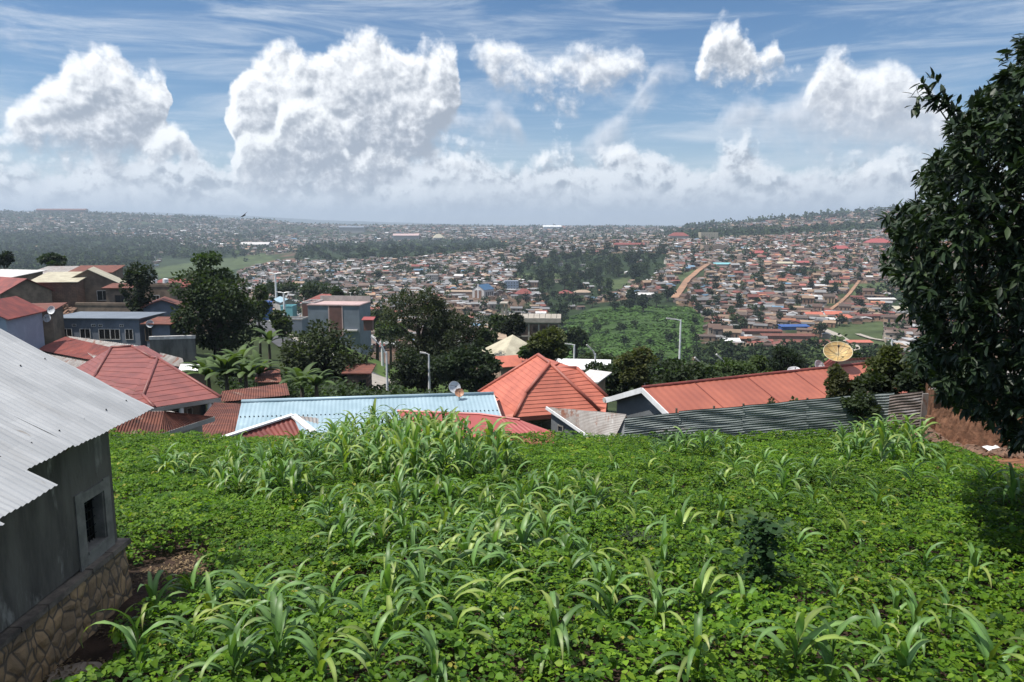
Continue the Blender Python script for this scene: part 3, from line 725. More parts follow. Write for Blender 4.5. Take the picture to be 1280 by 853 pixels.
# extra fine leaves close to the camera are drawn from the same distribution
link('bean_plants', npmesh('bean_plants', np.concatenate(VV), np.concatenate(FF), M['bean'], np.concatenate(CC)), kind='stuff',
     label='dense low green bean plants covering the whole slope between the maize', category='ground cover')

def maize_mesh(seed, h, nl, tall=False):
    r = random.Random(seed); V=[];Fc=[];C=[]
    a0 = r.uniform(0, 6.28)
    for i in range(nl):
        z0 = h*(.08+.62*i/nl); a = a0+(i%2)*math.pi+r.uniform(-.45,.45)+i*.16
        L_ = (.42+.45*math.sin(math.pi*(i+1.2)/(nl+1.5)))*(.62+.5*h*.5)*r.uniform(.85,1.12)
        L_ = min(L_*1.15, .95)
        wd = r.uniform(.032,.044)*(.75+.25*h)
        el = r.uniform(1.0,1.38) if i < nl-2 else r.uniform(1.3,1.5)
        droop = r.uniform(2.3,3.5)*(1. if i < nl-2 else .75)
        x=z=0.; n=11; tw = r.uniform(-.5,.5); b=len(V)
        g = r.uniform(.62,1.3); yc = r.random() < .16
        x = 0.; zz = z0; e_ = el
        for j in range(n+1):
            t = j/n
            w = wd*min(1., (t*5+.35))*(1-t**2.6)**.9
            rad = Vector((math.cos(a), math.sin(a), 0)); side = Vector((-math.sin(a), math.cos(a), 0))
            rollv = tw*t*1.3
            c_ = rad*x+Vector((0,0,zz))
            nrm = Vector((-math.sin(e_)*math.cos(a), -math.sin(e_)*math.sin(a), math.cos(e_)))
            sv = side*math.cos(rollv)+nrm*math.sin(rollv)
            fold = nrm*w*(.38*(1-t)+.1)
            wob = .006*math.sin(j*2.1+seed)
            for k_,cc in ((-1,1.),(0,1.55),(1,1.)):
                p = c_+sv*w*k_+(fold+nrm*wob*k_ if k_ else Vector((0,0,0)))
                V.append(tuple(p))
                base = (.130,.235,.070) if not yc else (.22,.29,.07)
                tipd = 1.-.25*t; base = tuple(base[q_i]*(1-t**3*.6)+(.30,.24,.10)[q_i]*t**3*.6 for q_i in range(3)) if g > 1.15 else base
                C.append(tuple(q_*g*tipd*(cc if k_==0 else 1.) for q_ in base))
            st = L_/n
            x += math.cos(e_)*st; zz += math.sin(e_)*st
            e_ -= droop/n*(.35+1.5*t)
        for j in range(n):
            for k_ in (0,1):
                p = b+j*3+k_; Fc.append((p,p+1,p+4,p+3))
    leaves = npmesh('maize_leaves', V, Fc, M['maize'], C, True)
    st = MB().tube([(0,0,-.08),(0.005,0,h*.4),(0,0.004,h*.72)], [.018*(.6+h*.5),.014*(.6+h*.5),.006], 7)
    sm = st.me('maize_stalk', M['maize'])
    a_ = sm.color_attributes.new('col','FLOAT_COLOR','POINT')
    for d_ in a_.data: d_.color = (.15,.22,.08,1)
    tas = None
    if tall:
        tm = MB()
        for i in range(9):
            a = i*.7; l = r.uniform(.14,.24)
            tm.tube([(0,0,h*.70),(math.cos(a)*l*.3,math.sin(a)*l*.3,h*.70+l*.8),(math.cos(a)*l*.62,math.sin(a)*l*.62,h*.70+l*.95)], [.005,.006,.003], 4)
        tas = tm.me('maize_tassel', M['tassel'])
    return leaves, sm, tas
M['tassel'] = mat('maize_tassel_straw', (.16,.10,.05), (.10,.07,.035), 9, .9)
small = [maize_mesh(i, .72, 10) for i in range(5)]
mid_ = [maize_mesh(20+i, 1.05, 11) for i in range(5)]
tall_ = [maize_mesh(40+i, 1.5, 11) for i in range(4)]
tass = [maize_mesh(60+i, 1.65, 11, True) for i in range(2)]
GRP = 'maize plants in the bean field'
def put_maize(px, py, kind, sc, label):
    """px, py: where the foot of the plant stands"""
    p = GF(px, py)
    if not (p.y < 24.2): return
    ms = {'s':small,'m':mid_,'t':tall_,'x':tass}[kind]; lm, sm, tm = ms[random.randrange(len(ms))]
    o = empty('maize_plant', p, random.uniform(0,6.28), label=label, category='maize plant', group=GRP)
    sc = sc*random.uniform(.92,1.2)*(.86 if p.y < 8.5 else .95 if p.y < 12 else 1.); o.scale = (sc,sc,sc*random.uniform(.92,1.08))
    o.rotation_euler.x = random.uniform(-.08,.08); o.rotation_euler.y = random.uniform(-.08,.08)
    link('stalk', sm, o, False); link('leaves', lm, o, False)
    if tm: link('tassel', tm, o, False)
def scatter(n, poly, kinds, sc, label, mind=9):
    xs = [a for a,_ in poly]; ys = [b for _,b in poly]; pts = []; t = 0
    while len(pts) < n and t < 6000:
        t += 1
        x = random.uniform(min(xs),max(xs)); y = random.uniform(min(ys),max(ys))
        if not bool(inpoly(np.array([x]), np.array([y]), poly)[0]): continue
        if any((x-a)**2+((y-b)*1.6)**2 < mind**2 for a,b in pts): continue
        pts.append((x,y)); put_maize(x, y, random.choice(kinds), sc, label)
# foreground plants, one by one (foot px, foot py, kind, scale, label)
near = [
 (195,800,'s',1.05,'small maize plant with arching leaves nearest the stone plinth'),
 (175,875,'m',.95,'leftmost large maize plant along the bottom edge'),
 (318,800,'s',1.05,'maize plant right of the one by the plinth, one row above the bottom edge'),
 (290,890,'m',.9,'broad maize plant second from the left along the bottom edge'),
 (345,880,'m',1.0,'maize plant third from the left along the bottom edge, leaves spread wide'),
 (400,900,'m',.95,'maize plant fourth from the left along the bottom edge'),
 (372,765,'s',.9,'lone small maize plant up the slope from the bottom left group'),
 (470,890,'m',.85,'maize plant on the bottom edge just left of the middle'),
 (540,895,'m',.9,'maize plant at the bottom edge whose leaves fan over the beans left of centre'),
 (560,800,'s',1.15,'maize plant with pale upright leaves just above the bottom edge, left of centre'),
 (590,790,'s',.95,'smaller maize plant at the right shoulder of the pale upright one'),
 (690,850,'s',1.1,'lone upright maize plant in the bottom centre among low beans'),
 (735,735,'s',.85,'slender maize plant right of centre with long drooping leaves'),
 (765,770,'s',.85,'maize plant right of centre below the slender drooping one'),
 (820,785,'s',1.05,'bright bushy maize plant right of centre, leaves standing up'),
 (882,725,'s',.8,'thin lone maize plant left of the dark leafy weed'),
 (928,800,'s',.9,'yellow-green maize plant just below the dark leafy weed'),
 (870,870,'s',.9,'maize plant at the bottom edge right of centre with drooping leaves'),
 (985,885,'m',1.0,'large maize plant on the bottom edge below the dark leafy weed'),
 (1040,890,'m',.8,'maize plant on the bottom edge right of the large one'),
 (1130,880,'s',1.0,'maize plant second from the right along the bottom edge'),
 (1235,885,'s',1.0,'maize plant at the bottom right corner'),
 (1138,625,'m',.95,'maize plant standing alone at the edge of the tree shade, right side'),
 (1182,612,'s',1.,'shaded maize plant just below the bare clay'),
 (1235,625,'s',1.,'maize plant in deep shade at the right edge'),
 (1265,650,'s',1.,'rightmost maize plant, in deep shade below the tree'),
]
for a in near: put_maize(*a)
scatter(95, [(400,585),(420,560),(560,560),(600,575),(640,600),(600,625),(520,620),(430,615)], 'mttt', .95, 'maize plant in the dense tall patch before the blue roof', 9)
scatter(11, [(470,560),(560,560),(560,575),(470,575)], 'x', .85, 'tall tasselled maize plant rising against the blue and bright red roofs', 14)
scatter(34, [(255,620),(290,590),(400,580),(420,620),(380,650),(300,640)], 'sm', .95, 'maize plant in the loose patch between the white-edged roof and the house', 15)
scatter(6, [(195,595),(240,590),(240,610),(200,612)], 's', .95, 'small maize plant furthest left in the field, below the low pale house', 12)
scatter(42, [(380,660),(520,630),(640,620),(670,650),(640,700),(600,740),(420,725)], 'ssm', .88, 'maize plant in the middle band below the dense tall patch', 17)
scatter(16, [(470,760),(600,700),(660,730),(600,840),(480,850)], 's', 1., 'maize plant between the middle band and the bottom edge, left of centre', 26)
scatter(10, [(230,780),(420,760),(450,850),(240,850)], 's', 1., 'maize plant in the bottom left part of the field', 30)
scatter(8, [(640,700),(860,700),(900,840),(700,850)], 's', 1., 'maize plant in the lower middle, left of the dark leafy weed', 40)
scatter(14, [(600,700),(680,670),(720,680),(700,730),(620,760)], 'ssm', .85, 'maize plant just right of the middle band', 20)
scatter(10, [(640,620),(760,640),(770,670),(700,680),(640,660)], 's', .9, 'scattered maize plant among beans right of the dense tall patch', 22)
scatter(8, [(810,575),(930,575),(930,592),(810,592)], 'm', .85, 'maize plant at the foot of the left half of the fence', 14)
scatter(26, [(1040,560),(1130,560),(1150,590),(1110,600),(1040,585)], 'mmt', .95, 'maize plant in the tall clump before the right fence half', 11)
scatter(12, [(890,600),(1060,595),(1080,640),(900,640)], 'ss', .9, 'small maize plant scattered a few steps below the fence', 24)
scatter(14, [(980,620),(1160,640),(1230,720),(1200,840),(1000,840),(960,700)], 's', .85, 'small maize plant alone among the beans on the right side of the field', 45)
scatter(9, [(690,600),(900,610),(900,680),(780,690)], 's', .85, 'small maize plant in the open beans behind the feathery tufts', 40)
# dark broad-leaved weed and a few dark tufts
def weed(px, py, h, w, n, label, name='leafy_weed', size=.085, col=(.032,.08,.024), jit=.3):
    p = GF(px, py); o = empty(name, p, label=label, category='weed')
    X = R.normal(0, w*.42, n); Y_ = R.normal(0, w*.42, n); Z = R.random(n)**.8*h
    k = 1-.45*(Z/h); X *= k; Y_ *= k
    v,f,c = leaves_at(np.stack([X,Y_,Z],-1), size, np.array(col), .25, jit)
    link('leaves', npmesh('leaves', v, f, M['foliage'], c), o, False)
    st = MB()
    for i in range(7):
        a = i*.9; st.tube([(0,0,-.05),(math.cos(a)*w*.12,math.sin(a)*w*.12,h*.5),(math.cos(a)*w*.3,math.sin(a)*w*.3,h*.92)], [.012,.009,.004], 5)
    st.build('stem', M['trunk'], o)
    return o
def leaves_at(C0, size, col, cvar=.2, jit=.6, aspect=.42, outward=None, droop=.3):
    n = len(C0)
    A = R.random(n)*6.283; s = size*R.uniform(.7,1.3,n)
    d = np.stack([np.cos(A), np.sin(A), R.normal(-droop, jit, n)],-1)
    if outward is not None: d = outward+R.normal(0, .45, (n,3)); 
    d /= np.linalg.norm(d, axis=1)[:,None]+1e-9
    up = np.stack([R.normal(0,jit,n), R.normal(0,jit,n), np.ones(n)],-1)
    sdv = np.cross(d, up); sdv /= np.linalg.norm(sdv, axis=1)[:,None]+1e-9
    nn_ = np.cross(sdv, d)
    tpl = [(0,0,0),(.3,aspect,.06),(.72,aspect*.72,.03),(1.05,0,-.10),(.72,-aspect*.72,.03),(.3,-aspect,.06)]
    V = np.stack([C0+d*(a*s)[:,None]+sdv*(b*s)[:,None]+nn_*(c*s)[:,None] for a,b,c in tpl],1).reshape(-1,3)
    base = np.arange(n)[:,None]*6
    Fq = np.concatenate([base+np.array([0,3,2,1]), base+np.array([0,5,4,3])])
    cc = np.asarray(col)*R.uniform(1-cvar,1+cvar,n)[:,None]
    return V, Fq, np.repeat(cc, 6, 0)
weed(950,768,1.15,.46,620,'tall dark broad-leaved weed, the darkest plant in the right half of the field')
weed(948,700,.75,.9,170,'lighter branching weed just behind the dark broad-leaved one','branching_weed',.10,(.10,.17,.05))
weed(795,700,.42,.55,500,'dull grey-green feathery tuft in the centre right of the field','feathery_tuft',.045,(.05,.07,.035))
weed(785,640,.38,.5,400,'second, smaller feathery tuft up the slope','feathery_tuft',.045,(.05,.07,.035))
weed(845,572,.75,1.4,500,'dark bushy plant at the left end of the fence','dark_bush',.09,(.03,.07,.025))
weed(665,605,.35,.5,300,'small dark tuft on the slope below the coral tiled house','feathery_tuft',.05,(.045,.065,.03))

def debris():
    r = np.random.default_rng(8); n=5200
    X = r.uniform(-5.1,-3.6,n); Y = r.uniform(5.2,11.2,n); Z = HN(X,Y)+r.uniform(.005,.05,n)
    k = fbm(X*2.5,Y*2.5,3,99) > .42; X,Y,Z=X[k],Y[k],Z[k]
    v,f,c = leaves_at(np.stack([X,Y,Z],-1), .05, np.array((.20,.14,.075)), .6, .25, .22)
    link('dry_litter', npmesh('dry_litter', v, f, M['tassel2'], c), kind='stuff', label='dry stalks and dead leaves strewn on the dark soil beside the plinth', category='dry litter')
M['tassel2'] = mat('dry_leaf_litter', (1,1,1), (.4,.38,.35), 6, .95, attr=True)
debris()
# ---------------------------------------------------------------- near houses below the field
def verts(pts, zdefault=None): return [PZ(*p) for p in pts]
def windows_on(parent, a, b, spec, zref, out=.02, frame=None, sub='window'):
    """windows on the wall from a to b (Vectors): spec = [(t, z, w, h)]"""
    a = Vector((a.x,a.y,0)); b = Vector((b.x,b.y,0)); d = (b-a); L_ = d.length; d.normalize(); n = Vector((d.y,-d.x,0))
    if n.y > 0 and abs(n.y) > .2: n = -n
    for t, z, w, h in spec:
        c = a+d*(L_*t)+Vector((0,0,zref+z)); T = Matrix.Translation(c) @ Matrix(((d.x,n.x,0,0),(d.y,n.y,0,0),(0,0,1,0),(0,0,0,1)))
        f = MB(); k = .05
        f.box(-w/2-k,-w/2,-.02,out+.03,-k,h+k,T).box(w/2,w/2+k,-.02,out+.03,-k,h+k,T).box(-w/2,w/2,-.02,out+.03,-k,0,T).box(-w/2,w/2,-.02,out+.03,h,h+k,T)
        if w > .9: f.box(-.02,.02,-.02,out+.03,0,h,T)
        fo = f.build(sub, frame or M['cement2'], parent)
        MB().box(-w/2,w/2,-.015,out+.004,0,h,T).build('pane', M['glass'], fo)
def dish(name, label, c, r, az, el, m, mrim, pole=.8, ribs=0, depth=.16):
    """parabolic dish facing azimuth az, elevation el"""
    o = empty(name, Vector(c)-Vector((0,0,pole)), label=label, category='satellite dish')
    d = Vector((math.sin(az)*math.cos(el), math.cos(az)*math.cos(el), math.sin(el)))
    T = Matrix.Translation(c) @ d.to_track_quat('Z','Y').to_matrix().to_4x4()
    mb = MB(); n = 32; rings = 7
    for side in (0,1):
        b = len(mb.v)
        for j in range(rings+1):
            rr = r*j/rings
            for i in range(n):
                a = 2*math.pi*i/n; mb.v.append(tuple(T @ Vector((math.cos(a)*rr, math.sin(a)*rr, depth*r*2*(rr/r)**2-side*.012))))
        for j in range(rings):
            for i in range(n): mb.f.append((b+j*n+i, b+j*n+(i+1)%n, b+(j+1)*n+(i+1)%n, b+(j+1)*n+i))
    bowl = mb.build('bowl', m, o, True)
    rm = MB(); rm.tube([T @ Vector((math.cos(a)*r, math.sin(a)*r, depth*r*2)) for a in np.linspace(0,2*math.pi,37)], r*.025, 6, False); rm.build('rim', mrim, o, True)
    if ribs:
        rb = MB()
        for i in range(ribs):
            a = 2*math.pi*i/ribs
            rb.tube([T @ Vector((math.cos(a)*r*t, math.sin(a)*r*t, depth*r*2*t*t+.012)) for t in np.linspace(.05,1,6)], r*.014, 4)
        rb.build('ribs', mrim, bowl)
    fa = MB(); foc = T @ Vector((0,0,r*.95))
    for i in range(3):
        a = i*2.094+.5; fa.tube([T @ Vector((math.cos(a)*r*.92, math.sin(a)*r*.92, depth*r*1.8)), foc], r*.012+.004, 5)
    fa.tube([foc, foc-d*r*.16], r*.06+.01, 8); fa.build('feed_arm', M['iron'], o)
    pl = MB().tube([Vector(c)-d*.02-Vector((0,0,0)), Vector(c)-Vector((0,0,pole*.4))-d*.1, Vector(c)-Vector((0,0,pole))-d*.1], .03, 6); pl.build('mast', M['iron'], o)
    return o

# A dusky red tiled house, left
h = empty('tiled_house', PZ(200,509,-11), label='dusky red tiled hip-roof house behind the grey corrugated roof, left', category='house')
E, Rr = -8.8, -7.1
a1,a2,a3 = PZ(139,435,Rr),PZ(165,433.5,Rr),PZ(197,448,-7.45)
v0 = PZ(189.5,447.5,-7.5); v1 = PZ(168,489,-8.3); c0 = PZ(179,495,-8.45); e0 = PZ(193,509.6,E); e1 = PZ(276,497,E)
l0 = PZ(120,468,-8.0); l1 = PZ(96,500,E); l2 = PZ(92,462,-8.2); f0 = PZ(158,515,E)
rf = tiles([[l0,a1,a2,v0,v1,],[l0,v1,f0,l1],[v0,a3,c0,v1],[v1,c0,f0],[c0,e0,f0],[a3,e1,e0,c0],[a1,l0,l1,l2],
            [a2,v0,a3,PZ(205,446,-7.6),PZ(180,432,-7.6)]], .135, .018)
ro = rf.build('roof', M['tileA'], h)
rd = MB()
for p in ([a1,a2],[a2,v0],[v0,a3],[a3,e1],[a1,l0],[l0,l1],[a3,c0],[c0,e0]):
    rd.tube([x+Vector((0,0,.03)) for x in p], .085, 8)
rd.build('ridge_caps', M['tileA'], ro, True)
fa = MB()
for p in ([f0,e0],[e0,e1]): fa.bar(p[0]-Vector((0,0,.12)), p[1]-Vector((0,0,.12)), .04, .2)
fa.build('fascia', M['greige'], h)
ft = inset([f0,e0,e1,PZ(262,480,E)], .75)
back = [ft[0],ft[1],ft[2],Vector((ft[2].x-3,ft[2].y+3,0)),Vector((ft[0].x-2.5,ft[0].y+3.5,0))]
prism(back, -11.2, -9.0).build('wall', M['greige'], h)
co_ = MB(); cp = e1.lerp(e0,.19)-Vector((0,0,.2)); co_.tube([cp+Vector((-.05,.15,0)), Vector((cp.x-.05,cp.y+.15,-11.2))], .12, 8)
cp = e1.lerp(e0,.62)-Vector((0,0,.2)); co_.tube([cp+Vector((-.05,.15,0)), Vector((cp.x-.05,cp.y+.15,-11.2))], .12, 8); co_.build('veranda_columns', M['white'], h)
windows_on(h, ft[1], ft[2], [(.35,1.0,1.1,1.0),(.75,.2,.9,1.9)], -11.2)

# B low house with rust roof
h = empty('low_house', PZ(198,543,-8.1)-Vector((0,0,2.3)), label='low pale house with a dark rusty corrugated roof just beyond the grey plaster house', category='house')
q0,q1,q2,q3 = PZ(128,542.5,-8.05),PZ(198.5,543,-8.1),PZ(268,521,-8.0),PZ(205,514,-7.35)
q4 = PZ(140,516,-7.3)
mb = MB(); corr(q0,q1,q3,q4,.12,.02,mb); corr(q1,q2,q2.lerp(q3,.98),q3,.12,.015,mb,4)
mb.build('roof', M['rust'], h)
MB().bar(q1-Vector((0,0,.10)),q2-Vector((0,0,.10)),.04,.2).build('barge_board', M['greige'], h)
MB().bar(q0-Vector((0,0,.09)),q1-Vector((0,0,.09)),.04,.1).build('eave_board', M['greige'], h)
w0,w1,w2 = q0+Vector((.1,.5,0)),q1+Vector((-.35,.45,0)),q2+Vector((-.5,-.1,0))
prism([w0,w1,Vector((w1.x,w1.y+.06,0)),Vector((w0.x,w0.y+3,0))],-11,-8.15).build('front_wall', M['tan'], h, label='tan plaster front wall')
prism([w1+Vector((.01,0,0)),w2,w2+Vector((-2,1.5,0)),Vector((w0.x+.2,w0.y+3,0))],-11,[-8.2,-8.15,-8.1,-8.0]).build('side_wall', M['greige'], h)
windows_on(h, w1, w2, [(.55,.9,.7,.6)], -10.6)

# C rusty patched roofs between
def patch(name, label, pts, m, cat='roof', period=.14, walls=None, waveedge=True, board=None, drop=2.2):
    v = [PZ(*p) for p in pts]
    o = empty(name, v[0]-Vector((0,0,drop)), label=label, category=cat)
    corr(*v, period, .018).build('roof', m, o)
    f = inset(v, .35); zz = [p.z-.14 for p in v]
    prism(f, min(zz)-drop, zz).build('wall', walls or M['mud'], o)
    if board:
        b = MB()
        for i,j in board: b.bar(v[i]-Vector((0,0,.07)), v[j]-Vector((0,0,.07)), .035, .16)
        b.build('barge_board', M['white'], o)
    return o
patch('shack','shack with a rusty streaked roof squeezed between the tiled house and the blue roof',[(222,560,-9.3),(303,548,-9.2),(302,505,-8.9),(268,503,-8.9)],M['rust'],'shack')
patch('shack','shack with a long rusty roof behind the left end of the blue roof',[(272,503,-9.9),(362,494,-9.9),(358,479,-9.5),(278,489,-9.5)],M['rust'],'shack')
patch('shack','small shed roofed with loose white and grey sheets beside the tiled house veranda',[(262,512,-9.35),(292,519,-9.4),(296,511,-9.2),(268,500,-9.1)],M['rustgrey'],'shed')
patch('shack','tiny shed under a bright white sheet roof left of the banana plants',[(222,464,-10.4),(262,463,-10.4),(258,456,-10.1),(226,455,-10.1)],M['white'],'shed')
patch('shack','grey-sheeted lean-to roof behind the ridge of the dusky tiled house',[(198,452,-10.5),(232,461,-10.7),(228,448,-10.2),(200,441,-10.1)],M['rustgrey'],'shed')
patch('shack','brown rusty shed above the banana plants by the road',[(318,478,-11),(352,478,-11),(350,462,-10.6),(322,459,-10.6)],M['rust'],'shed')
# D white edged low roof
v = [PZ(252,556,-8.25),PZ(366,520,-7.7),PZ(384,560,-8.7),PZ(300,575,-8.9)]
o = empty('white_edged_house', v[0]-Vector((0,0,2)), label='low rusty-roofed house with a long bright white barge board, in front of the blue roof', category='house')
corr(v[3],v[2],v[1],v[0],.14,.018).build('roof', M['rustred'], o)
vb = PZ(355,506,-8.1)
b = MB(); b.bar(v[0]+Vector((0,0,.02)), v[1]+Vector((0,0,.04)), .26, .07); b.bar(v[1]+Vector((0,0,.04)), PZ(392,540,-8.1), .30, .06); b.build('barge_board', M['white'], o)
corr(PZ(366,521,-7.72),PZ(398,530,-8.0),PZ(398,523,-8.0),PZ(362,518.5,-7.72),.14,.015).build('side_roof', M['rustgrey'], o)
prism(inset(v,.3), -11, [p.z-.2 for p in v]).build('wall', M['tan'], o)

# E blue roof
v = [PZ(290,556,-9.2),PZ(637,552,-9.3),PZ(617,493,-8.2),PZ(302,503,-8.2)]
o = empty('blue_roofed_house', v[0]-Vector((0,0,2.3)), label='long house with a light blue corrugated roof below the maize', category='house')
r_ = corr(*v, .19, .006, None, 10).build('roof', M['blue'], o)
rdg = MB().tube([v[3]+Vector((0,0,.04)),v[2]+Vector((0,0,.04))], .09, 8); rdg.build('ridge_cap', M['blue'], r_, True)
bk = [v[3],v[2],v[2]+Vector((.2,3.4,-1.0)),v[3]+Vector((-.2,3.4,-1.0))]
corr(bk[0],bk[1],bk[2],bk[3],.19,.02).build('rear_slope', M['blue'], o)
sc_ = MB()
for y_ in (.28,.62):
    for i in range(60):
        p = (v[0].lerp(v[3], y_)).lerp(v[1].lerp(v[2], y_), (i+.5)/60); sc_.tube([p, p+Vector((0,0,.05))], .03, 5)
sc_.build('roof_screws', M['iron'], r_)
prism(inset([v[0],v[1],bk[2],bk[3]],.5), -13.5, [-9.5,-9.55,-9.6,-9.6]).build('wall', M['tan'], o)
MB().bar(v[1]-Vector((0,0,.05)), v[2]-Vector((0,0,.05)), .05,.14).build('barge_board', M['whitedirty'], o)

# F bright red roof
v = [PZ(497,514,-7.55),PZ(600,518,-7.5),PZ(650,525,-7.6),PZ(694,541,-7.9),PZ(694,556,-8.15),PZ(520,560,-8.3)]
o = empty('bright_red_roofed_house', v[0]-Vector((0,0,2.5)), label='low house with a plain bright red roof right below the coral tiled house', category='house')
mb = MB(); corr(v[5],v[4],v[2],v[0],.2,.006,mb); mb.add([v[0]+Vector((0,0,-.01)),v[1],v[2],v[3],v[4],v[5]], [(0,1,2,3,4,5)]); mb.build('roof', M['redflat'], o)
MB().tube([v[0],v[1],v[2]], .06, 6).build('ridge_cap', M['redflat'], o)
prism(inset(v,.5), -11, [p.z-.2 for p in v]).build('wall', M['tan'], o)

# G coral tiled hip roof
E, Rr = -9.5, -7.2
g1,g2 = PZ(672.8,444.5,Rr),PZ(687.5,455,Rr); gl = PZ(598,491,E); gn = PZ(624,520.5,E); gf = PZ(643,522,E); gr = PZ(749,514,E); gk = PZ(657,493.5,-8.55)
n1,n2,n3,n4 = PZ(690,461,-7.6),PZ(721,461,-7.6),PZ(759,497,-8.9),PZ(757,516,-9.5)
o = empty('coral_tiled_house', Vector((g1.x,g1.y,-12)), label='coral-orange tiled pyramid-roofed house in the middle, beside the blue roof', category='house')
gb = g1+Vector((2.5,5,-2.3)); gbl = gl+Vector((3.0,4.6,0))
rf = tiles([[g1,g2,gk,gf,gn,gl],[g2,gr,gf,gk],[g2,n1,n2,n3,n4,gr],[g1,gl,gbl],[g1,gbl,n3+Vector((0,3,-.6)),n2],[g1,n2,n1,g2]], .17, .024)
ro = rf.build('roof', M['tileG'], o)
rd = MB()
for p in ([g1,g2],[g2,gk],[gk,gf],[g2,gr],[g1,gl],[n1,n2],[n2,n3]): rd.tube([x+Vector((0,0,.045)) for x in p], .10, 8)
rd.build('ridge_caps', M['ridgeG'], ro, True)
fa = MB()
for p in ([gl,gn],[gn,gf],[gf,gr],[gr,n4]): fa.bar(p[0]-Vector((0,0,.11)), p[1]-Vector((0,0,.11)), .04, .2)
fa.build('fascia', M['ridgeG'], o)
ft = inset([gl,gf,gr,Vector((gr.x+1,gr.y+5,0)),gbl], .7); prism(ft,-13,E-.05).build('wall', M['tan'], o)
windows_on(o, ft[1], ft[2], [(.3,1.1,1.2,1.1),(.72,1.1,1.2,1.1)], -12.2)

# H small lean-to
v = [PZ(737,546,-7.95),PZ(781,548,-7.9),PZ(783,518,-7.2),PZ(683.5,509,-7.2)]
o = empty('lean_to', Vector((v[0].x,v[0].y,-9.5)), label='small dark grey lean-to with a rust-streaked silver roof at the left end of the fence', category='shed')
w4 = PZ(762,560,-8.2)
corr(v[3],v[0],w4,v[2],.12,.012).build('roof', M['rustgrey'], o)
MB().bar(v[3]+Vector((-.03,0,-.03)), v[0]+Vector((-.03,0,-.03)), .05,.12).build('barge_board', M['white'], o)
f = [v[3]+Vector((.18,-.02,0)),v[0]+Vector((.12,.1,0)),v[1]+Vector((0,.1,0)),v[2]+Vector((0,-.1,0))]
wlb = prism(f, -10, [v[3].z-.14,v[0].z-.14,v[1].z-.2,v[2].z-.14]).build('wall', M['greywall2'], o)
windows_on(o, f[0], f[1], [(.25,.0,.22,.2)], -8.1, sub='vent')

# I long red roof
R0 = PZ(803,485,-7.0); R1 = PZ(1085,454.5,-7.0)
dl = (R1-R0); dl.z = 0; dl.normalize(); pn = Vector((dl.y,-dl.x,0))
def ep(b, s, k=3.): return b+pn*k*s+Vector((0,0,-1.12*k/3))
o = empty('long_red_roofed_house', Vector((R0.x,R0.y,-11)), label='long house with a coral-red metal roof and white gable boards behind the corrugated fence', category='house')
A_ = ep(R0,1); B_ = ep(R1,1); C_ = ep(R0,-1); D_ = ep(R1,-1)
mb = corr(A_,B_,R1,R0,.38,.007,None,4); mb.build('roof', M['redlong'], o)
corr(C_,D_,R1,R0,.38,.014,None,4).build('rear_slope', M['redlong'], o)
MB().tube([R0+Vector((0,0,.03)),R1+Vector((0,0,.03))], .07, 8).build('ridge_cap', M['rustred'], o)
b = MB(); z_ = Vector((0,0,-.10)); dd = dl*-.03
b.bar(R0+z_+dd, A_+z_+dd, .05, .24); b.bar(R0+z_+dd, C_+z_+dd, .05, .24); b.build('barge_boards', M['white'], o)
MB().tube([C_+dd*3-Vector((0,0,.06)), C_+dl*16-Vector((0,0,.06))], .13, 8).build('gutter', M['whitedirty'], o)
gi = dl*.35
g_ = [A_+gi-pn*.45,C_+gi+pn*.45,D_+pn*.45,B_-pn*.45]
mb = MB(); a,b2,c,d = [Vector((p.x,p.y,0)) for p in g_]; top = R0+gi-Vector((0,0,.06))
mb.add([(a.x,a.y,-12),(b2.x,b2.y,-12),(b2.x,b2.y,-8.05),tuple(top),(a.x,a.y,-8.05)], [(0,1,2,3,4)])
mb.add([(a.x,a.y,-12),(d.x,d.y,-12),(d.x,d.y,-8.05),(a.x,a.y,-8.05)], [(0,1,2,3)])
mb.build('wall', M['greywall2'], o)
sh = MB()
for t in (.2,.42,.63,.8):
    p = A_.lerp(B_,t); q_ = R0.lerp(R1,t); n_ = Vector((0,0,.028)); sh.bar(p+n_, q_+n_, .02, .012)
sh.build('sheet_laps', M['rustred'], o)
# second house behind with a paler red roof and the dishes
v = [PZ(1010,467,-7.6),PZ(1096,461,-7.6),PZ(1085,446,-6.9),PZ(1040,448.5,-6.9)]
v = [PZ(1012,466,-7.9),PZ(1110,459,-7.9),PZ(1094,446.5,-7.2),PZ(1036,449,-7.2)]
o = empty('pink_roofed_house', Vector((v[0].x,v[0].y,-12)), label='house with a paler salmon roof directly behind the right end of the long red roof', category='house')
M['salmon'] = mat('salmon_iron', (.50,.17,.13), (.40,.13,.10), .6, .5)
corr(v[0],v[1],v[2],v[3],.38,.014,None,4).build('roof', M['salmon'], o); prism(inset(v,.4),-13,[p.z-.15 for p in v]).build('wall', M['tan'], o)
dish('large_dish','large yellowed mesh satellite dish above the salmon roof', PZ(1047,443,-6.35), .68, math.radians(200), math.radians(52), M['dishy'], M['dishrim'], 1.1, 12, .16)
dish('dish','white satellite dish left of the large yellow one', PZ(1023,459,-7.15), .34, math.radians(150), math.radians(30), M['dishw'], M['dishw'], .7)
dish('dish','pale ring-shaped dish rim just showing over the long red roof', PZ(993,466,-7.55), .36, math.radians(190), math.radians(60), M['dishw'], M['dishw'], .7)
dish('dish','grey satellite dish over the ridge of the blue roof', P(567.5,485,36.2), .31, math.radians(150), math.radians(25), M['dishw'], M['dishw'], .6)
dish('dish','small orange dish at the right foot of the grey one over the blue roof', P(574,491.5,35.6), .22, math.radians(170), math.radians(30), M['disho'], M['disho'], .4)

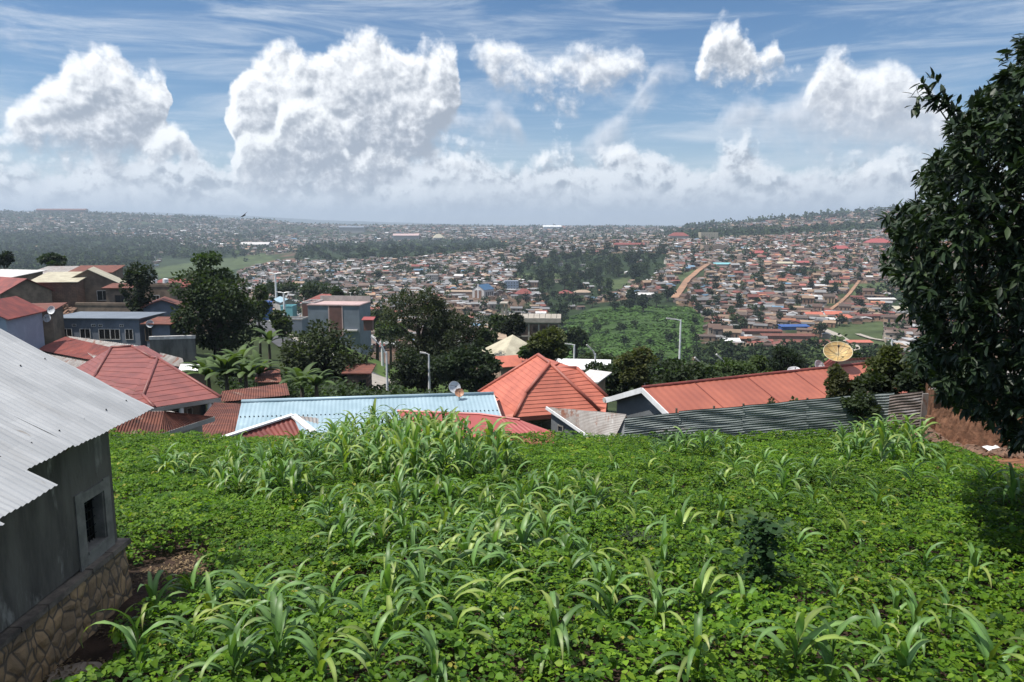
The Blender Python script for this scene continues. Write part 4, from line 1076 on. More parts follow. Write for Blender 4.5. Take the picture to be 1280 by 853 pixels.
# K corrugated fence, three sheets long and two high
f = empty('corrugated_fence', P(960,540,23.4), label='dark corrugated iron fence along the far edge of the field', category='fence')
fp = [(782,522,566,24.9),(850,514.5,562,24.7),(930,508,560,24.5),(1010,500,558,24.3),(1088,493,556,24.1)]
def hsheet(mb, p, q, zt0, zt1, zb0, zb1, n, am=.009, lean=.0):
    b = len(mb.v); rows = n*6; cols_ = 8
    d = Vector((q.x-p.x,q.y-p.y,0)).normalized(); nr = Vector((d.y,-d.x,0))
    for j in range(rows+1):
        t = j/rows
        for i in range(cols_+1):
            s_ = i/cols_; x = p.lerp(q, s_); z = (zb0*(1-s_)+zb1*s_)*(1-t)+(zt0*(1-s_)+zt1*s_)*t
            w = am*math.sin(2*math.pi*j/6)+.012*math.sin(s_*9+j*.21)
            mb.v.append((x.x+nr.x*w, x.y+nr.y*w, z+.008*math.sin(s_*7+p.x)))
    for j in range(rows):
        for i in range(cols_): a = b+j*(cols_+1)+i; mb.f.append((a,a+1,a+cols_+2,a+cols_+1))
for i in range(4):
    a_, b_ = fp[i], fp[i+1]
    p, q_ = P(a_[0],a_[1],a_[3]), P(b_[0],b_[1],b_[3]); e_ = (q_-p).normalized()*.12
    mb = MB(); j_ = random.uniform(-.03,.03)
    hsheet(mb, p-e_*.3, q_+e_*.3, p.z+j_, q_.z+j_, p.z-.62+j_, q_.z-.62+j_, 8)
    hsheet(mb, p-e_*.2+Vector((0,-.03,0)), q_+e_*.4+Vector((0,-.03,0)), p.z-.57, q_.z-.57, p.z-1.25, q_.z-1.25, 8)
    hsheet(mb, p-e_*.2+Vector((0,.02,0)), q_+e_*.2+Vector((0,.02,0)), p.z-1.2, q_.z-1.2, p.z-2.0, q_.z-2.0, 9)
    mb.build('panel', M['fencem'], f)
for (a_,b_,m_) in ((( 1085,493.5,24.0),(1118,490.5,23.8),'fencem'),((1112,494,23.4),(1154,488.5,23.1),'fencem2')):
    p, q_ = P(*a_), P(*b_); mb = MB()
    hsheet(mb, p, q_, p.z, q_.z, p.z-.85, q_.z-.85, 9, .009); hsheet(mb, p+Vector((-.05,-.03,0)), q_+Vector((0,-.03,0)), p.z-.8, q_.z-.8, p.z-2.0, q_.z-2.0, 13, .009)
    mb.build('panel', M[m_], f, label='rusty brown end panel' if m_ == 'fencem2' else None)
for (a_,b_,d_) in ((783,521,24.95),(846,511,24.8),(893,508,24.7),(930,505,24.6),(1010,498,24.4),(1086,490,24.15)):
    p = P(a_,b_,d_); MB().tube([p+Vector((0,.05,0)), p+Vector((0,.05,-2.2))], .035, 6).build('post', M['wood'], f)
p = P(1157,492,23.0); MB().box(p.x-.09,p.x+.09,p.y-.02,p.y+.03,p.z-1.1,p.z).build('end_strip', M['rustgrey'], f, label='narrow silver sheet strip')
# mud wall house, right
o = empty('mud_brick_house', P(1160,540,22.6), label='crumbling red mud-brick house behind the tree, right', category='house')
w0 = P(1168,489,22.8); w1 = P(1330,470,19.5)
nn = 60; mm = 14; mb = MB(); dv = (w1-w0); dv.z=0; nv = Vector((dv.y,-dv.x,0)).normalized()
for j in range(mm+1):
    for i in range(nn+1):
        s_ = i/nn; t = j/mm; p = w0.lerp(w1, s_); z = -7.4+(p.z+7.4)*t
        k = .07*float(fbm(np.array(i*.8),np.array(j*.9),3,4)-.5)
        mb.v.append(tuple(Vector((p.x,p.y,z))+nv*(k+.12*(1-t))))
for j in range(mm):
    for i in range(nn): a = j*(nn+1)+i; mb.f.append((a,a+1,a+nn+2,a+nn+1))
mb.add([Vector((w0.x,w0.y,-7.4)),Vector((w0.x,w0.y,w0.z)),Vector((w0.x+1.4,w0.y+4,w0.z)),Vector((w0.x+1.4,w0.y+4,-7.4))],[(0,1,2,3)])
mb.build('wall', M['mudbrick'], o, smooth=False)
e_ = nv*.35
corr(w0+e_+Vector((0,0,.08)), w1+e_+Vector((0,0,.08)), w1-nv*3.2+Vector((0,0,.35)), w0-nv*3.2+Vector((0,0,.35)), .1, .014).build('roof', M['rustgrey'], o)
# quoin bricks at the corner
for i in range(5):
    z = -7.0+i*.24+random.uniform(-.02,.02); T = Matrix.Translation((w0.x-.05,w0.y-.08,z)) @ Matrix.Rotation(random.uniform(-.15,.15),4,'Z')
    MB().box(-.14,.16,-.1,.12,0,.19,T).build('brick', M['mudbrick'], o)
# stones
def rock(sz, seed):
    r = random.Random(seed); mb = MB(); n=7; m_=5
    ph = [r.uniform(0,6.3) for _ in range(6)]
    for j in range(m_+1):
        for i in range(n):
            a = 2*math.pi*i/n; b_ = math.pi*j/m_
            k = 1+.22*math.sin(2*a+ph[0])*math.sin(b_)+.16*math.sin(3*a+ph[1]+b_*2)
            mb.v.append((math.cos(a)*math.sin(b_)*k*sz*1.2, math.sin(a)*math.sin(b_)*k*sz, math.cos(b_)*k*sz*.65))
    for j in range(m_):
        for i in range(n): mb.f.append((j*n+i,j*n+(i+1)%n,(j+1)*n+(i+1)%n,(j+1)*n+i))
    return mb
M['rubble'] = mat('brown_rubble', (.22,.125,.08), (.11,.07,.05), 4, .95, 0, .6, 30)
rocks = [rock(.17, i).me('stone', M['rubble']) for i in range(5)]
npz = 0
for i in range(64):
    px = random.choice([random.uniform(1150,1235), random.uniform(1150,1190), random.uniform(1225,1300)]); 
    base = P(px, 540, 21.6); gz = float(HN(base.x, base.y))
    yy = 22.4-(px-1155)*.017-random.uniform(.1,1.0)
    x_ = (px-640)/F*yy/CP; gz = float(HN(x_, yy)); hgt_ = max(0, .55-abs(px-1170)/80)*random.random()
    r_ = link('stone', rocks[i%5], None, label='brown stone in the rubble heap at the foot of the mud-brick wall' if px < 1236 else 'brown stone in the low row under the tree at the right edge', category='stone', group='rubble stones by the mud-brick wall')
    r_.location = (x_, yy, gz+.05+hgt_); s_ = random.uniform(.5,1.25); r_.scale = (s_,s_,s_); r_.rotation_euler = (random.uniform(-.4,.4),random.uniform(-.4,.4),random.uniform(0,6))
# clay floor by the wall
mb = MB()
gx2 = np.linspace(9.2, 18, 60); gy2 = np.linspace(15.5, 23.2, 60)
for y_ in gy2:
    for x_ in gx2:
        mb.v.append((x_, y_, float(HN(x_,y_))+.02+.03*float(fbm(np.array(x_*2.),np.array(y_*2.),3,8)-.5)-.10*min(1,max(0,1-(x_-9.2)/.8))))
for j in range(59):
    for i in range(59): mb.f.append((j*60+i,j*60+i+1,(j+1)*60+i+1,(j+1)*60+i))
mb.build('clay_yard', M['clay'], None, True, kind='structure', label='bare reddish clay yard under the tree by the mud-brick wall', category='ground')
# litter
def flat_litter(px, py, Y, r, m, label, name):
    x_ = (px-640)/F*Y/CP; c = Vector((x_, Y, float(HN(x_,Y))+.10)); mb = MB(); n = 9
    for t in (1,.5):
        for i in range(n):
            a = 2*math.pi*i/n; k = r*t*(1+.3*math.sin(i*2.3)); mb.v.append(tuple(c+Vector((math.cos(a)*k*1.3, math.sin(a)*k, .05*math.sin(i*1.9)+.09*(1-t)))))
    mb.v.append(tuple(c+Vector((0,0,.07))))
    for i in range(n): mb.f.append((i,(i+1)%n,n+(i+1)%n,n+i)); mb.f.append((n+i,n+(i+1)%n,2*n))
    mb.build(name, m, label=label, category='litter')
flat_litter(1254,541,20.4,.2,M['cloth'],'crumpled white sheet lying on the stones at the right edge','plastic_sheet')
flat_litter(1245,578,17.4,.16,M['concrete'],'pale flat stone lying on the bare clay yard','flat_stone')
flat_litter(1145,550,21.6,.13,M['concrete'],'pale broken block at the left foot of the rubble heap','broken_block')
flat_litter(833,787,7.2,.035,M['cloth'],'tiny white scrap of paper on the beans right of centre','paper_scrap')
# ---------------------------------------------------------------- trees
def crown_pts(c, rx, ry, rz, ncl, nleaf, clr=.33, flat=.0, seed=0, hollow=.55):
    r = np.random.default_rng(seed)
    d = r.normal(0,1,(ncl,3)); d /= np.linalg.norm(d,axis=1)[:,None]
    rad = hollow+(1-hollow)*r.random(ncl)**.6
    cl = d*rad[:,None]*np.array([rx,ry,rz])*.82
    w = r.uniform(.6,1.25,ncl); k = r.choice(ncl, nleaf, p=w**2/np.sum(w**2))
    u = r.normal(0,1,(nleaf,3)); u /= np.linalg.norm(u,axis=1)[:,None]
    rr = (.55+.5*r.random(nleaf))[:,None]
    p = cl[k]+u*rr*w[k][:,None]*np.array([rx,rx,rz*.85])*clr
    shade = .80+.4*r.random(ncl)
    return p+np.array(c), u, shade[k], cl
def tree(name, label, px, top, bot, wpx, Y, col=(.05,.075,.03), leaf=.30, n=5000, ncl=26, clr=.34, group=None, seed=None, base=None, deep=None, aspect=.42, hollow=.5, trunkr=None, foliage='foliage', jit=.6, cat='tree'):
    seed = seed if seed is not None else int(px*7+top)
    zt = P(px, top, Y).z; zb = P(px, bot, Y).z; x = P(px, (top+bot)/2, Y).x
    rz = (zt-zb)/2; rx = wpx/2*Y/F*1.02; ry = deep or rx*.85
    gz = float(H(x, Y)) if base is None else base
    gz = min(gz, zb-.3)
    o = empty(name, (x, Y, gz), label=label, category=cat, group=group)
    p, u, sh, cl = crown_pts((0,0,(zt+zb)/2-gz), rx, ry, rz, ncl, n, clr, seed=seed, hollow=hollow)
    nr = np.random.default_rng(seed)
    v, f, c = leaves_at(p, leaf, np.array(col)*1., .25, jit, aspect, outward=u*.9+np.array([0,0,-.15]))
    c = c*np.repeat(sh, 6)[:,None]
    link('crown', npmesh('crown', v, f, M[foliage], c), o, False)
    tr = trunkr or max(.08, rx*.07); mb = MB(); hc = (zt+zb)/2-gz
    mb.tube([(0,0,-.4),(tr*.6,0,hc*.35),(0,tr*.5,hc*.8),(0,0,hc+rz*.5)], [tr*1.25,tr,tr*.75,tr*.2], 8)
    for i in range(min(len(cl), 12)):
        e_ = Vector(cl[i])+Vector((0,0,hc)); s_ = Vector((0,0,max(hc*.35, hc*.55+e_.z*.12))); m_ = s_.lerp(e_,.5)+Vector((0,0,.1*rz)); mb.tube([s_,m_,e_], [tr*.45,tr*.28,tr*.08], 5)
    mb.build('trunk', M['trunk'], o, True, ) if False else link('trunk', mb.me('trunk', M['trunk'], True), o, False)
    return o
G1=(.062,.092,.032); G2=(.045,.070,.028); G3=(.085,.115,.035); G4=(.065,.085,.04)
tree('broadleaf_tree','big dark dome-shaped tree left of centre beside the banana plants',272,328,445,112,84,(.042,.066,.026),.34,11500,34,.33,hollow=.4)
tree('broadleaf_tree','lighter crown rising above the left side of the big dark dome-shaped tree',262,315,362,50,86,(.05,.085,.03),.3,2200,14,.36)
tree('broadleaf_tree','dark tree standing among the brown brick houses, upper left',173,326,395,42,92,(.028,.042,.022),.3,3000,18,.36)
tree('broadleaf_tree','rounded tree in front of the blue-grey shop building',408,402,500,118,72,(.050,.068,.030),.30,8000,34,.33,hollow=.4)
tree('umbrella_tree','left and largest of the dark feathery trees in the middle',523,356,462,112,90,(.046,.060,.026),.27,15500,40,.27,hollow=.5,aspect=.3,jit=.35)
tree('umbrella_tree','dark feathery tree joined to the right side of the largest one',566,380,478,92,88,(.040,.056,.026),.27,11500,32,.29,hollow=.45,aspect=.3)
tree('umbrella_tree','low dark tree in front of the coral tiled house, left of its ridge',588,430,492,90,68,(.030,.05,.022),.28,5500,26,.32,hollow=.4)
tree('umbrella_tree','dark tree filling the gap behind the street lamp with a curved arm',528,430,497,84,78,(.028,.045,.020),.28,5500,26,.32,hollow=.4)
tree('broadleaf_tree','olive-green tree just above the coral tiled ridge',688,408,456,56,66,(.080,.095,.032),.26,4200,22,.34)
tree('dark_tree','tall netted dark tree in front of the unfinished building',645,394,440,34,120,(.022,.030,.018),.35,2600,16,.34)
tree('broadleaf_tree','yellowish-green tree behind the white gutter end of the long red roof',800,436,486,62,62,(.085,.095,.028),.26,4200,24,.32)
tree('broadleaf_tree','green tree right of the yellowish one behind the long red roof',858,444,492,92,58,(.045,.07,.028),.26,5200,28,.3)
tree('broadleaf_tree','low green tree left of the yellowish one, over the white roofs',758,448,500,60,64,(.045,.07,.028),.26,3600,20,.32)
tree('broadleaf_tree','green tree above the middle of the long red roof',915,450,482,76,70,(.06,.095,.03),.26,3800,22,.3)
tree('spiky_tree','dark spiky tree right of the street lamps above the long red roof',984,433,474,46,70,(.022,.036,.018),.34,2600,24,.26,aspect=.16,jit=.2)
tree('broadleaf_tree','bright bush-like tree left of the dark spiky one',946,447,476,44,72,(.07,.105,.032),.26,2200,16,.32)
tree('shrub','feathery brownish shrub leaning over the long red roof by the fence',1048,458,506,32,25.5,(.085,.09,.04),.12,2600,16,.34,base=-7.2,jit=.9,cat='shrub')
tree('shrub','dense shrub on the fence right of the feathery one',1095,470,512,60,25.3,(.045,.065,.028),.13,4200,24,.32,base=-7.2,cat='shrub')
tree('shrub','light green loose shrub below the foreground tree, over the fence corner',1112,432,500,54,26.0,(.085,.105,.035),.13,4200,24,.32,base=-7.2,cat='shrub')
tree('shrub','dark shrub at the right end of the corrugated fence',1145,455,495,40,24.4,(.035,.055,.025),.13,2600,16,.34,base=-7.2,cat='shrub')
tree('shrub','low weed bush overhanging the fence top near the shrub',1075,494,520,50,24.0,(.05,.075,.03),.10,1800,14,.34,base=-7.2,cat='shrub')
tree('sapling','thin sapling against the left half of the long red roof',963,497,522,14,24.7,(.07,.07,.035),.09,160,8,.4,base=-7.2,cat='sapling')
tree('sapling','second thin sapling against the long red roof',993,497,520,14,24.7,(.08,.10,.04),.09,150,8,.4,base=-7.2,cat='sapling')
tree('broadleaf_tree','dark round tree on the ridge at the upper left, above the long grey roof',70,318,334,36,150,(.035,.06,.028),.5,1600,12,.36)
tree('broadleaf_tree','dark tree cut by the left edge above the houses',4,314,334,26,150,(.025,.04,.022),.5,1400,12,.36)
for i,(px,top,bot,w,Y,cc,lb) in enumerate([
 (322,355,402,40,110,G2,'tree between the big dark dome-shaped tree and the road lamps'),
 (352,385,420,26,120,G1,'small tree on the lawn bend beside the road'),
 (470,376,412,52,190,G2,'tree behind the right end of the blue-grey shop building'),
 (440,360,385,50,230,G2,'dark tree behind the red roof of the shop building'),
 (400,352,378,54,260,G2,'wide dark tree behind the shop building, further left'),
 (352,352,372,44,300,G2,'tree behind the road lamps in front of the grey town'),
 (420,358,378,16,205,(.045,.075,.03),'palm-like tree just behind the red roof of the shop building'),
 (620,392,425,34,150,G2,'dark tree on the left of the unfinished building'),
 (606,410,440,30,100,G2,'tree left of the cream pyramid roof'),
 (487,400,425,44,150,G1,'tree right of the shop building beside the grey pole'),
 (668,430,450,40,78,(.05,.09,.03),'bright low tree below the olive-green one'),
 (290,446,470,46,70,(.05,.085,.03),'bushy tree between the banana plants and the road'),
 (720,408,436,34,200,G2,'tree between the unfinished building and the swamp'),
 (745,440,462,50,110,G2,'low tree behind the white roofs'),
 (1060,436,458,40,90,(.05,.075,.03),'tree behind the large yellow dish'),
]):
    tree('broadleaf_tree', lb, px, top, bot, w, Y, cc, .16+Y*.0022, 1800, 16, .34)
# banana plants
def banana(px, py, Y, h, label, n=15):
    p = P(px, py, Y); gz = float(H(p.x, Y)); gz = min(gz, p.z+.2); o = empty('banana_plant', (p.x,Y,p.z), label=label, category='banana plant', group='banana plants below the big dark tree')
    V=[];Fc=[];C=[]
    for i in range(n):
        a = i*2.4+random.random(); L_ = h*random.uniform(.55,.8); e_ = random.uniform(.55,1.5); x=0; z=h*.30; b=len(V); m_=9
        g = random.uniform(.8,1.25)
        for j in range(m_+1):
            t=j/m_; w = .25*h*.35*math.sin(math.pi*min(1,t*.9+.08))**.6
            s_ = Vector((-math.sin(a),math.cos(a),0)); c_ = Vector((math.cos(a)*x,math.sin(a)*x,z))
            for k_,cc in ((-1,1),(0,1.5),(1,1)):
                V.append(tuple(c_+s_*w*k_-Vector((0,0,abs(k_)*w*.25)))); C.append((.07*g*cc,.105*g*cc,.035*g*cc))
            x += math.cos(e_)*L_/m_; z += math.sin(e_)*L_/m_; e_ -= .10+.20*t
        for j in range(m_):
            for k_ in (0,1): q_=b+j*3+k_; Fc.append((q_,q_+1,q_+4,q_+3))
    link('leaves', npmesh('leaves', V, Fc, M['banana'], C, True), o, False)
    st = MB().tube([(0,0,-3),(0,0,0),(0,0,h*.36)], [.16,.15,.09], 8).me('stem', M['trunk']); link('stem', st, o, False)
for px,py,Y,h_,lb in [(262,490,52,3.6,'banana plant nearest the white sheet roof, left of the group'),(284,488,50,3.4,'banana plant second from the left, leaves upright'),
  (308,487,50,3.3,'banana plant in the middle of the group'),(325,482,54,3.0,'smaller banana plant right of the middle one'),(337,440,78,3.4,'banana plant standing alone by the road kerb'),
  (378,496,48,2.8,'banana plant behind the blue roof at the foot of the rounded tree'),(396,497,47,2.5,'short banana plant right of that, behind the blue roof'),(300,470,60,3.2,'banana plant in the rear, under the big dark tree')]:
    banana(px,py,Y,h_,lb)
# low hedge mass behind the long roof and the road bank: many bushes nobody could count
def bushes(name, label, poly, Ys, n, leaf, col, hgt):
    P3=[];K=[]
    for _ in range(n):
        while True:
            x = random.uniform(min(a for a,b in poly),max(a for a,b in poly)); y = random.uniform(min(b for a,b in poly),max(b for a,b in poly))
            if bool(inpoly(np.array([x]),np.array([y]),poly)[0]): break
        Y = random.uniform(*Ys); p = P(x, y, Y); g = float(H(p.x,Y)); r = random.uniform(.6,1.3)*hgt
        zc = min(p.z, g+hgt*1.2) if p.z > g else g+.3
        m_ = 110; u = R.normal(0,1,(m_,3)); u/=np.linalg.norm(u,axis=1)[:,None]
        P3.append(np.array([p.x,Y,zc])+u*np.array([r*1.3,r*1.3,r*.9])*R.uniform(.6,1.,(m_,1))); K.append(np.full(m_, random.uniform(.7,1.3)))
    pts = np.concatenate(P3); k = np.concatenate(K)
    v,f,c = leaves_at(pts, leaf, np.array(col), .25, .6); c = c*np.repeat(k,6)[:,None]
    link(name, npmesh(name, v, f, M['foliage'], c), kind='stuff', label=label, category='undergrowth')
bushes('undergrowth','dark bushy undergrowth on the bank beyond the long red roof',[(745,470),(870,462),(1010,462),(1010,480),(745,505)],(55,75),140,.3,(.045,.07,.028),1.5)
bushes('undergrowth','leafy undergrowth behind the blue roof and below the road',[(270,470),(360,440),(440,470),(600,480),(600,495),(280,495)],(55,72),150,.3,(.045,.075,.028),1.2)
# foreground tree, right
def bigtree():
    sil = [(50,1272),(80,1258),(100,1240),(120,1205),(150,1190),(180,1178),(205,1150),(230,1150),(262,1125),(285,1108),(320,1104),(345,1106),(372,1122),(400,1140),(430,1134),(460,1140),(485,1165),(505,1188),(530,1215),(548,1262)]
    ys = [a for a,b in sil]; xs = [b for a,b in sil]
    P0 = Vector((8.4,10.9,float(HN(8.4,10.9))))
    o = empty('broadleaf_tree', P0, label='large dark glossy-leaved tree at the right edge of the field', category='tree')
    r = np.random.default_rng(5)
    tips=[]
    tries=0
    while len(tips) < 9000 and tries < 400000:
        tries += 1
        py = r.uniform(20, 560); px = r.uniform(1095, 1750); Y = r.uniform(7.6, 15.)
        e_ = np.interp(py, ys, xs)
        if py < 50: e_ = 1272+(50-py)*2.2
        if px < e_+5+8*math.sin(py*.11): continue
        c = P(px,py,Y)
        # ellipsoid envelope with lumpy surface
        d = ((c.x-9.3)/4.6)**2+((Y-11.1)/3.9)**2+((c.z-.2)/4.3)**2
        if d > 1.15: continue
        edge = px-e_
        if edge > 60 and d < .5 and r.random() < .6: continue
        g = fbm(np.array(c.x*1.1+Y*.7), np.array(c.z*1.3-Y*.5), 3, 91)
        if g < .27 and edge > 30: continue
        tips.append(c)
    # the thin twig that reaches out to the upper left
    for t in np.linspace(0,1,16): tips.append(P(1158+t*60, 112+t*48+6*math.sin(t*9), 9.6))
    for a,b in ((1150,104),(1163,100),(1148,118),(1175,118),(1140,132),(1105,270),(1118,262),(1265,60),(1275,48),(1258,72)): tips.append(P(a,b,9.6))
    T = np.array([tuple(t) for t in tips])
    V=[];A=[]
    cen = np.array([9.3,10.6,0.2])
    for c in T:
        k = r.integers(8,13)
        out = (c-cen); out /= np.linalg.norm(out)+1e-6
        ax = out*.75+np.array([0,0,.25])+r.normal(0,.25,3); ax /= np.linalg.norm(ax)
        t1 = np.cross(ax,[.3,.2,1]); t1/=np.linalg.norm(t1); t2=np.cross(ax,t1)
        a = r.random(k)*6.283
        dr = ax*r.uniform(.1,.9,(k,1))+(np.cos(a)[:,None]*t1+np.sin(a)[:,None]*t2)*.8+np.array([0,0,-.45])
        V.append(np.tile(c,(k,1))-ax*r.uniform(0,.10,(k,1))+r.normal(0,.02,(k,3))); A.append(dr)
    V=np.concatenate(V); A=np.concatenate(A); A/=np.linalg.norm(A,axis=1)[:,None]
    n=len(V); s=r.uniform(.11,.175,n)
    up = np.stack([r.normal(0,.35,n),r.normal(0,.35,n),np.ones(n)],-1)
    sd_=np.cross(A,up); sd_/=np.linalg.norm(sd_,axis=1)[:,None]; nm=np.cross(sd_,A)
    tpl=[(0,0,0),(.12,.10,.01),(.45,.19,.04),(.8,.12,.0),(1.05,0,-.07),(.8,-.12,.0),(.45,-.19,.04),(.12,-.10,.01),(.5,0,0)]
    VV=np.stack([V+A*(a*s)[:,None]+sd_*(b*s)[:,None]+nm*(c_*s)[:,None] for a,b,c_ in tpl],1).reshape(-1,3)
    b_=np.arange(n)[:,None]*9
    FF=np.concatenate([b_+np.array(q_) for q_ in ([0,8,2,1],[8,4,3,2],[0,7,6,8],[8,6,5,4])])
    base=np.array([(.022,.040,.018),(.032,.055,.022),(.018,.032,.017),(.05,.075,.03)])
    C=base[r.choice(4,n,p=[.4,.3,.22,.08])]*r.uniform(.8,1.2,(n,1))
    link('crown', npmesh('crown', VV, FF, M['bigleaf'], np.repeat(C,9,0)), o)
    mb = MB()
    top = Vector((9.2,10.8,2.2))
    mb.tube([P0+Vector((0,0,-.3)),P0+Vector((.1,0,1.2)),Vector((8.8,10.8,-2.)),Vector((9.1,10.7,0)),top],[.26,.2,.17,.13,.05],10)
    idx = r.choice(len(T), 150, replace=False)
    hubs = [Vector((9.3+2.4*math.cos(a)*e_,10.7+1.7*math.sin(a)*e_,z)) for a,e_,z in [(i*1.05, .8+.3*(i%2), -1.9+i*.26) for i in range(15)]]
    for hb in hubs:
        s_ = Vector((9.0,10.75,hb.z-.7)); mb.tube([s_, s_.lerp(hb,.5)+Vector((0,0,.12)), hb],[.075,.05,.03],6)
    for i in list(idx)+list(range(len(T)-26,len(T)-10,5)):
        t_ = Vector(T[i]); hb = min(hubs, key=lambda q_: (q_-t_).length); m_ = hb.lerp(t_,.55)+Vector((0,0,.1)); mb.tube([hb,m_,t_],[.022,.014,.006],4)
    mb.build('trunk', M['trunk'], o, True)
bigtree()
# ---------------------------------------------------------------- middle distance
def house(name, label, px, base, Y, w, d, h, rise, rot=0., roof='rust', wall='mud', wins=(), kind='gable', over=.4, axis='x', cat='house', deepdown=4., th=.10, group=None, door=None, wname=None):
    p = P(px, base, Y); rz = math.radians(rot)
    o = empty(name, p, rz, label=label, category=cat, group=group)
    x0,x1,y0,y1 = -w/2,w/2,-d/2,d/2
    hb = {'gable':(h,h,h,h),'mono':(h,h,h+rise,h+rise),'flat':(h,h,h,h),'hip':(h,)*4}[kind]
    mb = MB()
    c = [(x0,y0),(x1,y0),(x1,y1),(x0,y1)]
    vs = [(a,b,-deepdown) for a,b in c]+[(a,b,z) for (a,b),z in zip(c,hb)]
    mb.add(vs, [(0,1,5,4),(1,2,6,5),(2,3,7,6),(3,0,4,7)])
    if kind == 'gable':
        if axis == 'x': mb.add([(x0,y0,h),(x0,y1,h),(x0,0,h+rise)],[(0,1,2)]); mb.add([(x1,y0,h),(x1,y1,h),(x1,0,h+rise)],[(0,1,2)])
        else: mb.add([(x0,y0,h),(x1,y0,h),(0,y0,h+rise)],[(0,1,2)]); mb.add([(x0,y1,h),(x1,y1,h),(0,y1,h+rise)],[(0,1,2)])
    if kind == 'flat': mb.add([(a,b,h-.02) for a,b in c],[(0,1,2,3)])
    link('wall', mb.me('wall', M[wall]), o, False)
    rm = MB(); e = over; k = rise/((d if axis=='x' else w)/2)*e if kind=='gable' else 0
    def sl(pts): s_ = slab([Vector(q_)+Vector((0,0,th)) for q_ in pts], th); rm.add(s_.v, s_.f)
    if kind == 'gable' and axis == 'x':
        sl([(x0-e,y0-e,h-k),(x1+e,y0-e,h-k),(x1+e,0,h+rise),(x0-e,0,h+rise)]); sl([(x0-e,0,h+rise+.003),(x1+e,0,h+rise+.003),(x1+e,y1+e,h-k),(x0-e,y1+e,h-k)])
    elif kind == 'gable':
        sl([(x0-e,y0-e,h-k),(0,y0-e,h+rise),(0,y1+e,h+rise),(x0-e,y1+e,h-k)]); sl([(0,y0-e,h+rise+.003),(x1+e,y0-e,h-k),(x1+e,y1+e,h-k),(0,y1+e,h+rise+.003)])
    elif kind == 'mono':
        k = rise/d*e; sl([(x0-e,y0-e,h-k),(x1+e,y0-e,h-k),(x1+e,y1+e,h+rise+k),(x0-e,y1+e,h+rise+k)])
    elif kind == 'hip':
        r = min(w,d)/2*.999
        if w >= d: ra,rb = (x0+r,0,h+rise),(x1-r,0,h+rise)
        else: ra,rb = (0,y0+r,h+rise),(0,y1-r,h+rise)
        A,B,C_,D_ = (x0-e,y0-e,h),(x1+e,y0-e,h),(x1+e,y1+e,h),(x0-e,y1+e,h)
        if w >= d: rm.add([A,B,C_,D_,ra,rb],[(0,1,5,4),(1,2,5),(2,3,4,5),(3,0,4)])
        else: rm.add([A,B,C_,D_,ra,rb],[(0,1,4),(1,2,5,4),(2,3,5),(3,0,4,5)])
    elif kind == 'flat':
        t = .15
        for (a,b,c_,d_) in ((x0-.05,x1+.05,y0-.05,y0+t),(x0-.05,x1+.05,y1-t,y1+.05),(x0-.05,x0+t,y0+t,y1-t),(x1-t,x1+.05,y0+t,y1-t)): rm.box(a,b,c_,d_,h+.001,h+.35)
    link('roof' if kind != 'flat' else 'parapet', rm.me('roof', M[roof]), o, False)
    for (face, t, z, ww, hh) in wins:
        if face == 'f': T = Matrix.Translation((x0+w*t, y0, z))
        elif face == 'r': T = Matrix.Translation((x1, y0+d*t, z)) @ Matrix.Rotation(math.pi/2,4,'Z')
        else: T = Matrix.Translation((x0, y1-d*t, z)) @ Matrix.Rotation(-math.pi/2,4,'Z')
        f = MB(); kk=.07
        f.box(-ww/2-kk,-ww/2,-.06,.02,-kk,hh+kk,T).box(ww/2,ww/2+kk,-.06,.02,-kk,hh+kk,T).box(-ww/2,ww/2,-.06,.02,-kk,0,T).box(-ww/2,ww/2,-.06,.02,hh,hh+kk,T).box(-.025,.025,-.055,.02,0,hh,T)
        fo = link('window', f.me('window', M['whitedirty'] if hh < 1.6 and z > .3 else M['wood']), o, False)
        link('pane', MB().box(-ww/2,ww/2,-.03,.015,0,hh,T).me('pane', M['dark']), fo, False)
    return o
W1 = lambda *t: [('f',x,1.0,1.1,1.1) for x in t]
house('blue_house','pale blue gable wall with a red roof edge, cut by the left edge',2,445,72,4.9,7,4.1,1.35,8,'rustred','bluewall',[],axis='y',over=.35)
house('brown_shed','small brown shed with a rusty roof and three pale dishes on its wall, upper left',52,424,80,3.6,3.4,3.3,.3,14,'rust','mud',[('f',.25,2.3,.3,.3)],'mono')
for i,(x,y,l) in enumerate([(50,401,'lower left of the three pale dishes on the brown shed'),(60,398,'lower right of the three pale dishes on the brown shed'),(65,388,'uppermost of the three pale dishes on the brown shed')]):
    dish('dish', l, P(x,y,76), .42, math.radians(185), math.radians(15), M['dishw'], M['dishw'], .5)
house('brown_house','brown house with a dull red roof and a brown gable, upper left',22,400,98,6.5,6.0,3.9,1.6,-32,'rustred','mud',[('r',.5,1.2,.5,.5)],axis='x',over=.3)
house('brown_house','brown house with a near-white flat-looking roof at the left edge, above the dull red one',10,372,118,9.0,5.5,3.4,.7,-18,'whitedirty','mud',[],'mono')
house('long_grey_house','long house under a low grey corrugated roof on the brow of the hill, upper left',92,358,135,11.5,8,2.4,.9,6,'galvdark' if 'galvdark' in M else 'rustgrey','mud',W1(.3,.6),'mono')
house('rusty_house','house with a low rust-red roof at the right end of the long grey roof',122,356,128,6.5,6,2.2,.8,10,'rust','mud',[],'mono')
house('cream_roofed_house','brown brick house with a cream corrugated gable roof, upper left',118,390,108,7.8,7.5,4.2,2.1,24,'cream','mud',[('f',.7,2.,1.3,1.3)],axis='y',over=.35)
house('brick_house','half-built red brick house between the brown gable and the cream roof',82,392,104,5.6,6,4.6,.9,10,'cream','brick',[],'mono')
house('mud_annex','low mud-walled annex with a black doorway right of the cream-roofed house',155,388,103,3.2,3,3.2,.3,6,'rust','mud',[('f',.6,.1,1.4,2.1)],'mono')
